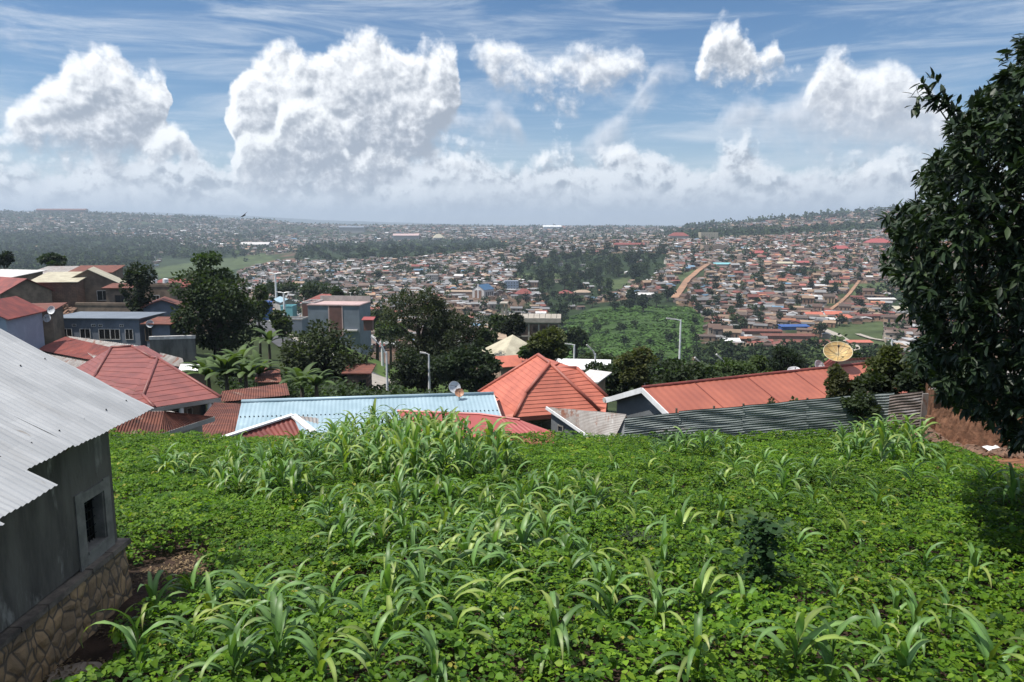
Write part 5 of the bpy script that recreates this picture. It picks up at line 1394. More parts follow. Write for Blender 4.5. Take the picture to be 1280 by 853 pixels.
house('garden_wall','long low mud wall in front of the cream-roofed house',140,397,98,9.5,.35,1.6,.1,-4,'mud','mud',[],'flat',over=0,cat='wall',th=.05)
house('blue_grey_house','long blue-grey house with small vents and white-barred windows, upper left',139,428,86,10.2,5.5,3.1,.05,-3,'slate','greywall',
      [('f',.08,2.25,.35,.18),('f',.26,2.25,.35,.18),('f',.48,2.25,.35,.18),('f',.56,2.25,.35,.18),('f',.8,2.25,.35,.18),('f',.17,.9,1.1,1.),('f',.38,.9,1.1,1.),('f',.60,.8,1.2,1.1),('f',.72,.8,1.0,1.1),('f',.88,.8,.8,1.1)],'mono',over=.25)
dish('dish','white dish on the wall of the long blue-grey house', P(188,405,82.6), .42, math.radians(175), math.radians(10), M['dishw'], M['dishw'], .4)
dish('dish','white dish at the right end of the rusty roofs, just above the dusky tiled roof', P(190,447,50), .26, math.radians(120), math.radians(20), M['dishw'], M['dishw'], .5)
house('red_shed','tiny shed with a dark red sheet roof right of the blue-grey house',207,425,84,2.9,2.6,2.0,.3,-8,'rust','greywall',[('f',.1,.1,.7,1.7)],'mono')
house('concrete_wall','streaked concrete yard wall with a pale coping, right of the blue-grey house',217,441,80,4.6,.3,1.5,.1,12,'whitedirty','streaked',[],'flat',over=0,cat='wall',deepdown=1.)
house('grey_house','small grey-walled house with a dark red roof under the dark tree',206,403,94,4.2,4,2.2,.8,20,'rust','greywall',[],axis='y')
house('brown_block','brown block with white water tanks on its top, right of the dark tree',204,385,115,4.2,4,3.4,.1,0,'mud','mud',[('f',.5,1.2,.9,.9)],'flat')
house('rust_block','long low rust-orange roof behind the big dark tree',224,372,140,8.5,6,2.2,.9,0,'rustred','tan',[],'mono')
for i,(x,y) in enumerate([(193,349),(207,349)]):
    MB().tube([P(x,y+5,114),P(x,y,114),P(x,y-.6,114)],[.42,.42,.2],12).build('water_tank', M['white'], label=('left' if i==0 else 'right')+' of the two white water tanks on the brown block', category='water tank', group='white water tanks')
patch('rusty_house','wide low house whose roof mixes dull red and grey sheets, left of the tiled ridge',[(44,437,-12.2),(124,452,-12.4),(150,437,-11.6),(82,421,-11.4)],M['rustred'],'house')
patch('rusty_house','house with rusty grey-brown sheets stretching toward the blue-grey house',[(122,452,-12.35),(188,448,-12.0),(186,434,-11.5),(84,420,-11.35)],M['rustgrey'],'house')
patch('grey_lean_to','lean-to of loose grey sheets between the near corrugated roof and the tiled house',[(60,462,-11.5),(112,470,-11.5),(122,455,-10.9),(52,441,-11.2)],M['rustgrey'],'shed')
patch('lean_to','small brown lean-to roof between the blue gable wall and the mud sheds',[(36,408,-10.6),(66,406,-10.6),(60,399,-10.3),(38,400,-10.3)],M['rust'],'shed')
rb = [rock(.55, 30+i).me('boulder', M['rubble']) for i in range(4)]
for i in range(34):
    px = random.uniform(66,92); py = random.uniform(384,414); r_ = link('boulder', rb[i%4], None, label='rough brown stone of the crumbling bank below the half-built brick house', category='stone', group='stones of the crumbling bank')
    r_.location = P(px, py, 93+(384-py)*.25); s_ = random.uniform(.6,1.3); r_.scale=(s_,s_,s_*.8); r_.rotation_euler=(random.random(),random.random(),random.uniform(0,6))
# power line from the pole by the dark trees
# far middle: the road and its lamps
def road(name, label, pts, w, m, lift=.12, y0=60, seg=8, ymax=20000):
    c = [G(a,b,y0,ymax) for a,b in pts]; P_ = []
    for i in range(len(c)-1):
        for k in range(seg): P_.append(c[i].lerp(c[i+1], k/seg))
    P_.append(c[-1]); mb = MB(); nn=4
    for i,p in enumerate(P_):
        d = (P_[min(i+1,len(P_)-1)]-P_[max(i-1,0)]); d.z=0; d.normalize(); s_ = Vector((d.y,-d.x,0))
        for k in range(nn+1):
            q_ = p+s_*w*(k/nn-.5); mb.v.append((q_.x,q_.y,float(H(q_.x,q_.y))+lift))
        if i:
            a=(i-1)*(nn+1)
            for k in range(nn): mb.f.append((a+k,a+k+1,a+nn+2+k,a+nn+1+k))
    return mb.build(name, m, kind='structure', label=label, category='road'), P_
road('road','curving asphalt road with a paved verge left of the blue-grey shop building',[(336,396),(334,406),(344,420),(366,434),(396,447),(430,458),(470,468)],5.5,M['asphalt'],.14,80,6,260)
_,kp = road('kerb_path','pale paved verge along the grass side of the curving road',[(347,393),(342,402),(352,414),(374,427),(402,440),(440,452)],1.6,M['pave'],.22,80,8,260)
for i in range(0, len(kp)-1, 1):
    a,b = kp[i],kp[i+1]
    if (i%2)==0:
        mb = MB(); s_ = (b-a); s_.z=0; s_.normalize(); n_ = Vector((s_.y,-s_.x,0))*.95
        z_ = Vector((0,0,float(H((a+n_).x,(a+n_).y))-a.z+.25)); mb.bar(a+n_+z_, a.lerp(b,.55)+n_+z_, .35,.3); mb.build('kerb_stone', M['kerbw'], label='white-painted kerb stone in the row along the curving road', category='kerb stone', group='white kerb stones along the curving road')
road('road','short stretch of pale road showing below the dark feathery trees',[(455,500),(470,478),(485,462)],6,M['pave'],.15,60,6,120)
road('dirt_road','orange dirt road climbing the right hillside',[(843,374),(852,362),(860,350),(872,340),(886,331)],7,M['dirtroad'],1.2,330)
road('dirt_path','narrow clay street on the right hillside',[(1036,390),(1052,378),(1062,368),(1074,352)],3.2,M['dirtroad'],1.,330)
road('valley_road','pale valley road running diagonally behind the large yellow dish',[(1026,412),(1045,420),(1062,430),(1082,446)],6,M['pave'],.8,300)
road('valley_road','pale lane leaving the valley road to the right',[(1072,419),(1090,425),(1112,428)],4,M['pave'],.8,300)
house('shop_building','blue-grey two-storey building with maroon panels and a pink flat roof, middle left',426,425,180,12.6,9,8.8,.1,-6,'pink','slate',[('f',.72,2.5,2.4,.4),('f',.25,2.0,1.4,1.2)],'flat')
o = bpy.data.objects[-1] if False else None
sb = [x for x in COL.objects if x.name.startswith('shop_building')][0]
for t0_,t1_,m_,nm in ((.42,.66,'maroon','maroon_panel'),(.40,.42,'pink','pilaster'),(.66,.68,'pink','pilaster')):
    link(nm, MB().box(-6.3+12.6*t0_,-6.3+12.6*t1_,-4.6,-4.45,1.5,8.8).me(nm, M[m_]), sb, False)
link('roof_deck', MB().box(-6.5,6.5,-4.7,4.6,8.9,9.05).me('roof_deck', M['pink']), sb, False)
link('rear_parapet', MB().box(-6.4,6.4,4.3,4.6,9.05,10.4).me('rear_parapet', M['greige']), sb, False)
link('balcony_slab', MB().box(2.5,5.8,-5.2,-4.5,2.9,3.2).me('balcony_slab', M['whitedirty']), sb, False)
house('annex_block','maroon-fronted annex with a pale top at the left side of the shop building',392,410,182,3.0,6,6.4,.1,-6,'whitedirty','maroon',[],'flat')
house('red_hip_house','house with a bright red hip roof behind the shop building',408,400,205,10.5,8,5,2.2,-10,'rustred','cream',W1(.5,.7),'hip')
house('grey_block','plain blue-grey block beside the grass verge',370,415,165,4.4,4,2.9,.1,-4,'greige','slate',[],'flat',deepdown=2.)
house('turquoise_block','turquoise-walled building behind the plain grey block',362,408,178,2.9,3,4.8,.1,-4,'turq','turq',[],'flat')
house('blue_kiosk','deep blue sheet kiosk at the head of the curving road',334,389,215,2.6,2,2.6,.2,0,'deepblue','deepblue',[],'mono',cat='kiosk')
house('grey_lane_house','narrow grey house with a light blue roof beside the road lamps',356,392,205,3.4,9,3.6,.7,30,'blue','greige',[],'gable',axis='y')
house('red_gate_house','small orange-red gate house right of the shop building',461,410,172,2.0,2,2.0,.3,0,'redflat','maroon',[],'mono',deepdown=.5)
house('orange_shed','rust-orange shed between the rounded tree and the lamp with a curved arm',450,497,70,2.0,2,2.6,.3,0,'rust','rustwall' if 'rustwall' in M else 'brick',[('f',.75,.1,.6,1.8)],'mono')
house('cream_pyramid_house','house with a cream pyramid roof behind the dark trees in the middle',641,458,92,5.0,5.2,1.8,2.2,28,'cream','tan',W1(.5),'hip',over=.5)
house('coral_shed','small orange-tiled annex at the right foot of the cream pyramid roof',638,468,80,3.2,3,1.3,.7,20,'tileG','tan',[],'gable')
house('blue_door_house','low house with deep blue doors beside the unfinished building',614,446,118,4.2,4,3.1,.3,4,'tan','tan',[('f',.35,.2,1.6,2.3)],'mono')
house('white_shed','low shed under a long white sheet roof right of the coral tiles',724,474,80,6.0,3,1.4,.35,-8,'white','brick',[],'mono')
house('white_shed','second white sheet roof, lower and closer to the coral tiled ridge',742,484,60,1.3,1.6,.7,.3,-35,'whitedirty','tan',[],'mono')
# unfinished building
o = empty('unfinished_building', P(668,432,200), math.radians(-4), label='unfinished concrete building with open storeys and dark window holes, middle', category='building')
fr = MB(); wdt=13.5; 
for z in (0,3.4,6.9): fr.box(-wdt/2,wdt/2,-5,5,z-.3,z)
fr.box(-wdt/2-.4,wdt/2+.4,-5.4,5,6.95,8.1)
link('floor_slab', fr.me('floor_slab', M['pave']), o, False)
for x in np.linspace(-wdt/2+.2,wdt/2-.2,6):
    for y in (-4.8,4.8): link('column', MB().box(x-.2,x+.2,y-.19,y+.19,-3,6.7).me('column', M['pave']), o, False)
wl = MB()
for z0 in (0.,3.4):
    xs = [-wdt/2+.4,-3.6,-2.2,-.2,1.1,1.9,3.1,4.0,wdt/2-.4]
    for i in range(8):
        if i%2 == 0: wl.box(xs[i],xs[i+1],-4.7,-4.5,z0,z0+3.1)
        else: wl.box(xs[i],xs[i+1],-4.7,-4.5,z0,z0+(.9 if i>1 else .2)); wl.box(xs[i],xs[i+1],-4.7,-4.5,z0+2.5,z0+3.1)
wl.box(-wdt/2+.4,wdt/2-.4,-3.5,-3.3,0,6.6); wl.box(wdt/2-.2,wdt/2,-4.5,4.6,-3,6.6); wl.box(-wdt/2+.4,wdt/2-.4,-4.68,-4.5,-3,-.3)
link('wall', wl.me('wall', M['brick']), o, False)
st = MB()
for x in (-8.6,-7.6):
    for y in (-3,1): st.box(x-.2,x+.2,y-.2,y+.2,-3,11.5)
st.box(-9.2,-7.2,-3.4,1.6,11.5,11.8); st.box(-9.2,-7.2,-3.4,1.6,6.6,6.9); st.box(-9.2,-7.2,-3.4,1.6,3.2,3.5); link('stair_tower', st.me('stair_tower', M['pave']), o, False)
for i in range(9):
    x=-6+i*1.5; link('rebar', MB().tube([(x,-4.8,8.1),(x+.1,-4.8,9.3)],.05,4).me('rebar', M['iron']), o, False)
# church
o = empty('church', G(604,372,400), math.radians(-28), label='church with a white cross on its front and a blue roof', category='church')
w_,d_,h_ = 13.5,20,8.5
link('wall', MB().add([(-w_/2,-d_/2,-4),(w_/2,-d_/2,-4),(w_/2,-d_/2,h_),(0,-d_/2,h_+4.6),(-w_/2,-d_/2,h_)],[(0,1,2,3,4)]).add([(w_/2,-d_/2,-4),(w_/2,d_/2,-4),(w_/2,d_/2,h_),(w_/2,-d_/2,h_)],[(0,1,2,3)]).add([(-w_/2,-d_/2,-4),(-w_/2,d_/2,-4),(-w_/2,d_/2,h_),(-w_/2,-d_/2,h_)],[(0,1,2,3)]).me('wall', M['whitedirty']), o, False)
cr = MB().box(-.55,.55,-d_/2-.35,-d_/2-.02,-1,h_+5.6).box(-2.6,-.55,-d_/2-.34,-d_/2-.03,h_-.4,h_+.7).box(.55,2.6,-d_/2-.34,-d_/2-.03,h_-.4,h_+.7); link('cross', cr.me('cross', M['white']), o, False)
for s_ in (-1,1): link('front_panel', MB().box(s_*2.4-1.5,s_*2.4+1.5,-d_/2-.15,-d_/2-.01,-2,h_-1).me('front_panel', M['brick']), o, False)
for i in range(4): link('window', MB().box(w_/2-.02,w_/2+.12,-6.5+i*4,-4.5+i*4,1.5,5.8).me('window', M['dark']), o, False)
for s_ in (-1,1): link('roof', MB().add([(s_*(w_/2+.6),-d_/2-.5,h_-.4),(0,-d_/2-.5,h_+4.75),(0,d_/2+.5,h_+4.75),(s_*(w_/2+.6),d_/2+.5,h_-.4)],[(0,1,2,3)]).me('roof', M['churchblue'] if 'churchblue' in M else M['blue']), o, False)
FR = []
def mid(px, py, w, d, h, rise, rot, roof, wall, label, name='house', kind='gable', cat='house', wins=(), ax='x'):
    g = G(px, py, 330); a,b = proj(g.x,g.y,g.z); house(name, label, px, py, g.y, w, d, h, rise, rot, roof, wall, wins, kind, .5, ax, cat, 5.)
    FR.append((g.x, g.y, max(w,d)*.62+3))
def wg(nx, nz, w=1.1, hh=1.2, z0=1.0, dz=3.): return [('f',(i+.5)/nx,z0+j*dz,w,hh) for i in range(nx) for j in range(nz)]
FR.append((o.location.x, o.location.y, 14))
mid(639,362,15,10,9.5,.1,6,'whitedirty','bluewall','pale blue three-storey building right of the church','apartment_building','flat','building',wg(5,3))
mid(655,372,17,12,4,5,10,'rustred','greige','large house with a maroon roof right of the church',kind='hip')
mid(540,353,15,10,9,.1,4,'whitedirty','greige','grey multi-storey building among the town roofs left of the church','apartment_building','flat','building',wg(6,3))
mid(526,338,26,12,6,2.5,0,'rustred','tan','wide building with a red-brown roof in the grey town','hall','gable','building')
mid(548,300,40,28,7,14,20,'cream','greige','hall with a pale pointed roof on the skyline of the grey town','hall','hip','hall')
mid(578,368,34,10,3,.8,-6,'tan','tan','long tan wall-like building in front of the church','long_building','mono','building')
mid(740,297,34,14,14,.1,0,'cream','cream','yellowish block on the crest left of the woods','apartment_building','flat','building',wg(7,4))
mid(786,310,55,14,6,3,0,'rustred','tan','long red-roofed building at the top edge of the woods','school','gable','building',wg(12,1))
mid(848,300,40,20,8,7,0,'rustred','greige','large maroon-roofed hall right of the woods on the crest','hall','hip','hall')
mid(885,300,36,16,15,.1,5,'cream','cream','cream multi-storey block on the right crest','apartment_building','flat','building',wg(7,4))
mid(893,314,44,16,10,.1,5,'cream','tan','long tan block below the cream multi-storey block','apartment_building','flat','building',wg(9,3))
mid(902,334,22,12,4,1.8,0,'turqroof' if 'turqroof' in M else 'turq','greige','building with a turquoise roof on the right hillside','warehouse','gable','building')
mid(948,320,24,12,4,4,0,'redflat','tan','bright red-roofed house high on the right hillside',kind='hip')
mid(1050,315,30,16,5,5,0,'redflat','tan','bright red-roofed house near the upper right trees',kind='hip')
mid(1097,308,40,22,6,7,0,'redflat','tan','large red-roofed house beside the foreground tree, upper right',kind='hip')
mid(980,333,20,10,4,2,0,'cream','greige','long cream-roofed house on the right hillside')
mid(1002,334,16,11,6,2,0,'redflat','redwall' if 'redwall' in M else 'brick','red-walled two-storey house on the right hillside')
mid(992,412,20,6,2.4,.7,4,'deepblue','deepblue','long low building under deep blue sheets at the foot of the right hillside','workshop','mono','workshop')
mid(1016,398,13,8,3,2,0,'orange' if 'orange' in M else 'tileG','white','left part of the row with orange tiled roofs',kind='gable')
mid(1040,397,13,8,3,2,0,'tileG','white','middle house of the row with orange tiled roofs',kind='gable')
mid(1056,402,12,8,3,2.4,0,'tileG','white','right end house of the orange tiled row, with a white front',kind='hip')
mid(1074,432,14,5,2.2,.6,0,'tileG','tan','low orange-roofed building in the small green fields','long_building','mono','building')
for k,(a,b,w,lb) in enumerate([(950,418,28,'upper'),(985,424,34,'middle'),(1005,432,30,'lower')]):
    mid(a,b,w,5,2.4,.7,-3,'rust','brick',lb+' of the three long brown-red roofs below the deep blue sheets','long_building','mono','building')
mid(912,430,11,6,2.4,1.2,0,'white','tan','white-roofed hut at the edge of the swamp',name='hut')
mid(1130,392,20,12,4,2,0,'cream','greige','yellow-roofed building partly behind the foreground tree')
mid(1100,378,24,8,3,1,0,'whitedirty','tan','long white-roofed building by the small field near the foreground tree','long_building')
mid(800,372,26,10,3,1.6,-10,'whitedirty','tan','pale-roofed house on the spur between woods and swamp')
mid(728,369,18,10,3,2.4,0,'tan','tan','light tan-roofed house below the woods',kind='hip')
mid(707,370,15,12,3,3,0,'rustred','tan','maroon hip-roofed house below the woods',kind='hip')
# far long buildings on the left ridge
def ridge(px, py, Y, w, h, roof, wall, label):
    p = P(px, py, Y); house('long_building', label, px, py, Y, w, 30, h, 6, 0, roof, wall, [], 'gable', 2, 'x', 'building', 60, .5)
ridge(78,266,4450,290,16,'rust','brick','very long reddish building on the crest of the far left ridge')
ridge(105,298,2900,60,12,'cream','greige','long pale building low on the left ridge'); ridge(24,298,2700,70,12,'tan','tan','long tan-roofed building at the left edge of the far ridge')
ridge(440,290,3400,110,20,'slate','greige','long grey block in the far middle distance'); ridge(508,298,2700,90,10,'pink','greige','long pinkish shed in the far middle distance')
ridge(690,287,3800,90,14,'white','white','small bright white building near the horizon in the middle'); ridge(320,309,2200,80,8,'whitedirty','greige','long white shed at the far edge of the green valley flat')
# street lamps
def lamp(label, px, top, foot, Y, arm=1., double=False, curved=False, hgt=None):
    p1 = P(px, top, Y); g = float(H(p1.x, Y)); p0 = Vector((p1.x, Y, min(g, P(px,foot,Y).z)))
    o = empty('street_lamp', p0, label=label, category='street lamp', group='street lamps'); hh = p1.z-p0.z
    r = max(.08, .0015*Y)
    pl = MB().tube([(0,0,0),(0,0,hh*.5),(0,0,hh)], [r*1.35,r*1.1,r*.75], 8); link('pole', pl.me('pole', M['white']), o, False)
    for s_ in ((-1,1) if double else (-1,)):
        am = MB()
        if curved: am.tube([(0,0,hh-.3),(s_*arm*.35,0,hh+.45*arm),(s_*arm,0,hh+1.05*arm)], [r*.75,r*.65,r*.5], 6); e_=(s_*arm,0,hh+1.05*arm)
        else: am.tube([(0,0,hh-.12),(s_*arm*.5,0,hh+.05),(s_*arm,0,hh+.08)], [r*.6,r*.55,r*.5], 6); e_=(s_*arm,0,hh+.08)
        link('arm', am.me('arm', M['pole']), o, False)
        T = Matrix.Translation(e_) @ Matrix.Rotation(-.15*s_ if not curved else .75,4,'Y')
        link('lamp_head', MB().box(min(0,s_*.62),max(0,s_*.62),-.14,.14,-.05,.09,T).me('lamp_head', M['whitedirty']), o, False)
lamp('tallest white street lamp, standing before the green swamp',851,400,466,88,1.1)
lamp('street lamp with a curved arm in front of the dark feathery trees',483,440,496,66,.9,curved=True)
lamp('white lamp pole behind the shop road, the left one of the pair',344,342,388,225,1.8,True)
lamp('street lamp on the grass verge, the nearer one of the pair by the road',354.5,366,423,160,1.2,True)
lamp('grey lamp pole standing behind the shop building roof',438.5,366,384,230,1.6,True)
lamp('small lamp just left of the yellowish-green tree',744,442,462,75,.45,curved=True)
lamp('small lamp right above the white sheds',718,431,446,110,1.,)
lamp('lamp whose arm pokes out of the yellowish-green tree',807,456,478,75,.5,curved=True)
lamp('short double lamp right of the tallest one',864,460,474,75,.7,False)
lamp('lamp with a bright spot beside the short double lamp',879,458,478,70,.4,curved=True)
lamp('lamp poking out between the bright bush and the long red roof',906,454,476,70,.4,curved=True)
lamp('white pole partly hidden by the foreground tree, right side',1115,424,452,120,.6)
lamp('tall thin grey pole right of the shop building',477,408,440,150,.6)
lamp('utility pole among the dark feathery trees',536,443,478,75,.3)
# bird
bp = P(304,270,70); mb = MB(); mb.tube([bp+Vector((-.22,0,-.10)),bp+Vector((0,0,0)),bp+Vector((.25,0,.10))],[.02,.07,.03],6)
mb.add([bp+Vector((-.08,0,.0)),bp+Vector((.1,0,.06)),bp+Vector((.55,-.3,.42)),bp+Vector((.4,-.3,.28))],[(0,1,2,3)]).add([bp+Vector((-.08,0,.0)),bp+Vector((.1,0,.06)),bp+Vector((-.5,.3,-.22)),bp+Vector((-.62,.3,-.34))],[(0,1,2,3)])
mb.build('bird', M['feather'], label='small dark bird gliding against the far left ridge', category='bird')
# ---------------------------------------------------------------- the town on the hills
DENSE = [[(300,340),(350,328),(430,326),(560,318),(640,306),(760,296),(880,288),(1000,284),(1180,280),(1400,280),(1400,445),(1180,445),(1090,447),(1000,440),(900,440),(878,432),(886,404),(862,382),(800,372),(740,382),(700,400),(690,430),(640,440),(300,440)]]
def hill_houses():
    rr = np.random.default_rng(3); out=[]
    for (ya,yb,sp) in ((395,1750,8.5),(1750,5200,25)):
        gy = np.arange(ya,yb,sp*1.12); 
        for y in gy:
            x0,x1 = -.78*y,.80*y
            if y < 850: x0 = max(x0, -.42*y)
            x = np.arange(x0,x1,sp)+rr.uniform(-sp*.22,sp*.22,len(np.arange(x0,x1,sp)))
            out.append(np.stack([x, y+rr.uniform(-sp*.22,sp*.22,len(x)), np.full(len(x), sp)],-1))
    A = np.concatenate(out); X,Y,SP_ = A[:,0],A[:,1],A[:,2]; Z = H(X,Y); px,py = proj(X,Y,Z)
    ok = (px > -120)&(px < 1400)
    dens = np.zeros(len(X))
    nearm = Y < 1750
    dens[nearm & inpoly(px,py,DENSE[0])] = .93
    dens[nearm & (Y > 1000) & (px < 200)] = .14
    n1 = fbm(X/60, Y/60, 3, 70)
    dens *= np.where(n1 > .64, .25, 1.)
    farm = ~nearm
    dens[farm] = np.clip(.62+ (fbm(X/350,Y/350,3,71)-.5)*2.4, .08, .85)[farm]
    dens[farm & (px < 240)] *= .75
    dens[farm & (Y > 4700)] *= .5
    for p_ in WOODS+SWAMP+FIELDS: dens[inpoly(px,py,p_)] *= .03
    dens[inpoly(px,py,SWAMP[0])] = 0
    # visibility: drop what stands on ground turned away or sunk
    ok &= rr.random(len(X)) < dens
    for (fx,fy,fr) in FR: ok &= (X-fx)**2+(Y-fy)**2 > fr**2
    # keep the roads clear
    for pts,w in (([(843,374),(852,362),(860,350),(872,340),(886,331)],11),([(1036,390),(1052,378),(1062,368),(1074,352)],7),([(1026,412),(1045,420),(1062,430),(1082,446)],7)):
        c = [G(a,b,330) for a,b in pts]
        for i in range(len(c)-1):
            for t in np.linspace(0,1,10):
                q_ = c[i].lerp(c[i+1],t); ok &= (X-q_.x)**2+(Y-q_.y)**2 > w**2
    X,Y,Z,SP_,px,py = X[ok],Y[ok],Z[ok],SP_[ok],px[ok],py[ok]; n=len(X)
    sc = SP_/8.9; sc = np.where(sc > 1.5, sc*.62, sc)
    w = rr.uniform(6.0,11.,n)*sc; d = rr.uniform(5.0,8.,n)*sc; h = rr.uniform(2.3,3.3,n)*np.where(sc>1.2,1.5,1.)
    big = rr.random(n) < .05; h[big] += 3.; w[big] *= 1.2
    w = np.minimum(w, np.where(sc<1.2, 11.5, 30)); rise = rr.uniform(.3,1.5,n)*np.where(sc>1.2,1.8,1.)
    rot = (fbm(X/180,Y/180,2,80)-.5)*1.6+rr.normal(0,.07,n)+np.where(rr.random(n)<.22, math.pi/2, 0)
    # colours
    names = ['brown','dark rusty','grey','silver','white','dull red','tan','blue','orange']
    pal = np.array([(.15,.110,.09),(.12,.07,.052),(.17,.17,.175),(.30,.305,.31),(.60,.60,.60),(.26,.085,.065),(.33,.23,.155),(.12,.22,.32),(.40,.17,.09)])
    red = np.clip((px-700)/250,0,1)
    P_ = np.stack([.27+.0*red,.12+.05*red,.24-.14*red,.17-.06*red,.055-.01*red,.05+.09*red,.09+.09*red,.015+.0*red,.01+.02*red],-1)
    P_ /= P_.sum(1)[:,None]; cu = np.cumsum(P_,1); k = (rr.random(n)[:,None] > cu).sum(1); k = np.clip(k,0,8)
    rc = pal[k]*rr.uniform(.75,1.25,(n,1))*(.75+.5*fbm(X/40,Y/40,2,88))[:,None]
    wp = np.array([(.36,.235,.16),(.27,.16,.105),(.42,.35,.28),(.55,.50,.43),(.18,.155,.14),(.42,.29,.18)])
    wc = wp[rr.choice(6,n,p=[.3,.24,.14,.08,.12,.12])]*rr.uniform(.75,1.2,(n,1))
    return dict(X=X,Y=Y,Z=Z,px=px,py=py,w=w,d=d,h=h,rise=rise,rot=rot,k=k,rc=rc,wc=wc,names=names,sc=sc)
HH = hill_houses()
def zone(px, py):
    if 830 < px < 905 and 322 < py < 388: return 'beside the orange dirt road'
    if px >= 905:
        if py < 300: return 'on the upper right slope under the ridge'
        side = 'left part' if px < 1000 else 'right part'
        if py < 330: return 'high on the right hillside, %s' % side
        if py < 360: return 'above the middle of the right hillside, %s' % side
        if py < 385: return 'in the middle of the right hillside, %s' % side
        if py < 405: return 'below the middle of the right hillside, %s' % side
        return 'near the deep blue sheets below the right hillside' if px < 1040 else 'near the small green fields below the right hillside'
    if px >= 700:
        if py < 318: return 'on the crest above the woods'
        if py < 372: return 'between the woods and the orange dirt road'
        return 'on the spur between the woods and the swamp' if px < 850 else 'at the upper edge of the green swamp'
    if px >= 600:
        if py < 345: return 'in the town just left of the woods'
        return 'around the church' if py < 372 else 'below the church, near the unfinished building'
    if px >= 500: return 'in the grey town left of the church' if py > 335 else 'in the upper grey town left of the church'
    if px >= 400: return 'in the grey town above the shop building' if py > 340 else 'at the far edge of the grey town'
    return 'in the grey town above the curving road'
def inst_houses(idx, stuffname):
    D = HH; n=len(idx); w,d,h,r,ro = (D[a][idx] for a in ('w','d','h','rise','rot')); o_ = np.stack([D['X'][idx],D['Y'][idx],D['Z'][idx]],-1)
    hx,hy=w/2,d/2; e=.45; z0=np.full(n,-3.)
    L = [(-hx,-hy,z0),(hx,-hy,z0),(hx,hy,z0),(-hx,hy,z0),(-hx,0*hy,z0),(hx,0*hy,z0),(-hx,-hy,h),(hx,-hy,h),(hx,hy,h),(-hx,hy,h),(-hx,0*hy,h+r),(hx,0*hy,h+r),
         (-hx-e,-hy-e,h-.05),(hx+e,-hy-e,h-.05),(hx+e,0*hy,h+r+.1),(-hx-e,0*hy,h+r+.1),(hx+e,hy+e,h-.05),(-hx-e,hy+e,h-.05),
         # dark openings on both long walls
         (-hx*.55,-hy-.06,h*.35),(-hx*.3,-hy-.06,h*.35),(-hx*.3,-hy-.06,h*.75),(-hx*.55,-hy-.06,h*.75),(hx*.2,-hy-.06,z0*0),(hx*.42,-hy-.06,z0*0),(hx*.42,-hy-.06,h*.78),(hx*.2,-hy-.06,h*.78)]
    V = np.stack([np.stack([np.broadcast_to(a,(n,)) for a in v],-1) for v in L],1)
    c,s_ = np.cos(ro)[:,None],np.sin(ro)[:,None]
    Vr = np.stack([V[...,0]*c-V[...,1]*s_, V[...,0]*s_+V[...,1]*c, V[...,2]],-1)+o_[:,None,:]
    Fq = np.array([(0,1,7,6),(2,3,9,8),(0,6,10,4),(4,10,9,3),(1,5,11,7),(5,2,8,11),(12,13,14,15),(15,14,16,17),(18,19,20,21),(22,23,24,25)])
    Fq = (np.arange(n)[:,None,None]*26+Fq[None]).reshape(-1,4)
    C = np.zeros((n,26,3)); C[:,:12] = D['wc'][idx][:,None]; C[:,12:18] = D['rc'][idx][:,None]; C[:,18:] = .02
    return Vr.reshape(-1,3), Fq, C.reshape(-1,3)
vis = (HH['px']>330)&(HH['px']<1098)&(HH['py']>300)
for (a,b,c,d) in ((460,612,352,470),(612,702,388,470),(330,470,366,470),(700,870,380,470),(838,862,395,470),(1028,1070,428,450)):
    vis &= ~((HH['px']>a)&(HH['px']<b)&(HH['py']>c)&(HH['py']<d))
vis &= HH['py'] < 438
score = np.where(vis, HH['w']*HH['h']/HH['Y']**2, 0)
order = np.argsort(-score); pick = order[:290]; rest = np.setdiff1d(np.arange(len(score)), pick)
v,f,c = inst_houses(rest, ''); link('distant_town', npmesh('distant_town', v, f, M['city'], c), kind='stuff', label='countless small roofs of the town covering the far hills', category='houses')
HMS=[]
def unit_house(mono):
    hx=hy=.5; h=1.
    wl = MB().add([(-hx,-hy,-1),(hx,-hy,-1),(hx,hy,-1),(-hx,hy,-1),(-hx,-hy,h),(hx,-hy,h),(hx,hy,h),(-hx,hy,h),(-hx,0,h*1.3),(hx,0,h*1.3)],[(0,1,5,4),(2,3,7,6),(1,2,6,9,5),(3,0,4,8,7)])
    return wl.me('wall', M['wallobj'])
UW = unit_house(0)
def unit_roof():
    a=.56; t=.03; s_=MB()
    for q_ in ([(-a,-a,.97),(a,-a,.97),(a,0,1.33),(-a,0,1.33)],[(-a,0,1.331),(a,0,1.331),(a,a,.97),(-a,a,.97)]):
        k = slab([Vector(p_)+Vector((0,0,t)) for p_ in q_], t); s_.add(k.v,k.f)
    return s_.me('roof', M['roofobj'])
UR = unit_roof()
def unit_open(s):
    r = random.Random(s); mb = MB()
    for x in ([-.3,.05,.32] if s%2 else [-.22,.25]):
        k=.055; z0 = 0.02 if x==.05 or (s%3==0 and x>0) else .38; mb.add([(x-k,-.505,z0),(x+k,-.505,z0),(x+k,-.505,.78),(x-k,-.505,.78)],[(0,1,2,3)])
    mb.add([(.505,-.15,.4),(.505,.12,.4),(.505,.12,.75),(.505,-.15,.75)],[(0,1,2,3)])
    return mb.me('openings', M['dark'])
UO = [unit_open(i) for i in range(4)]
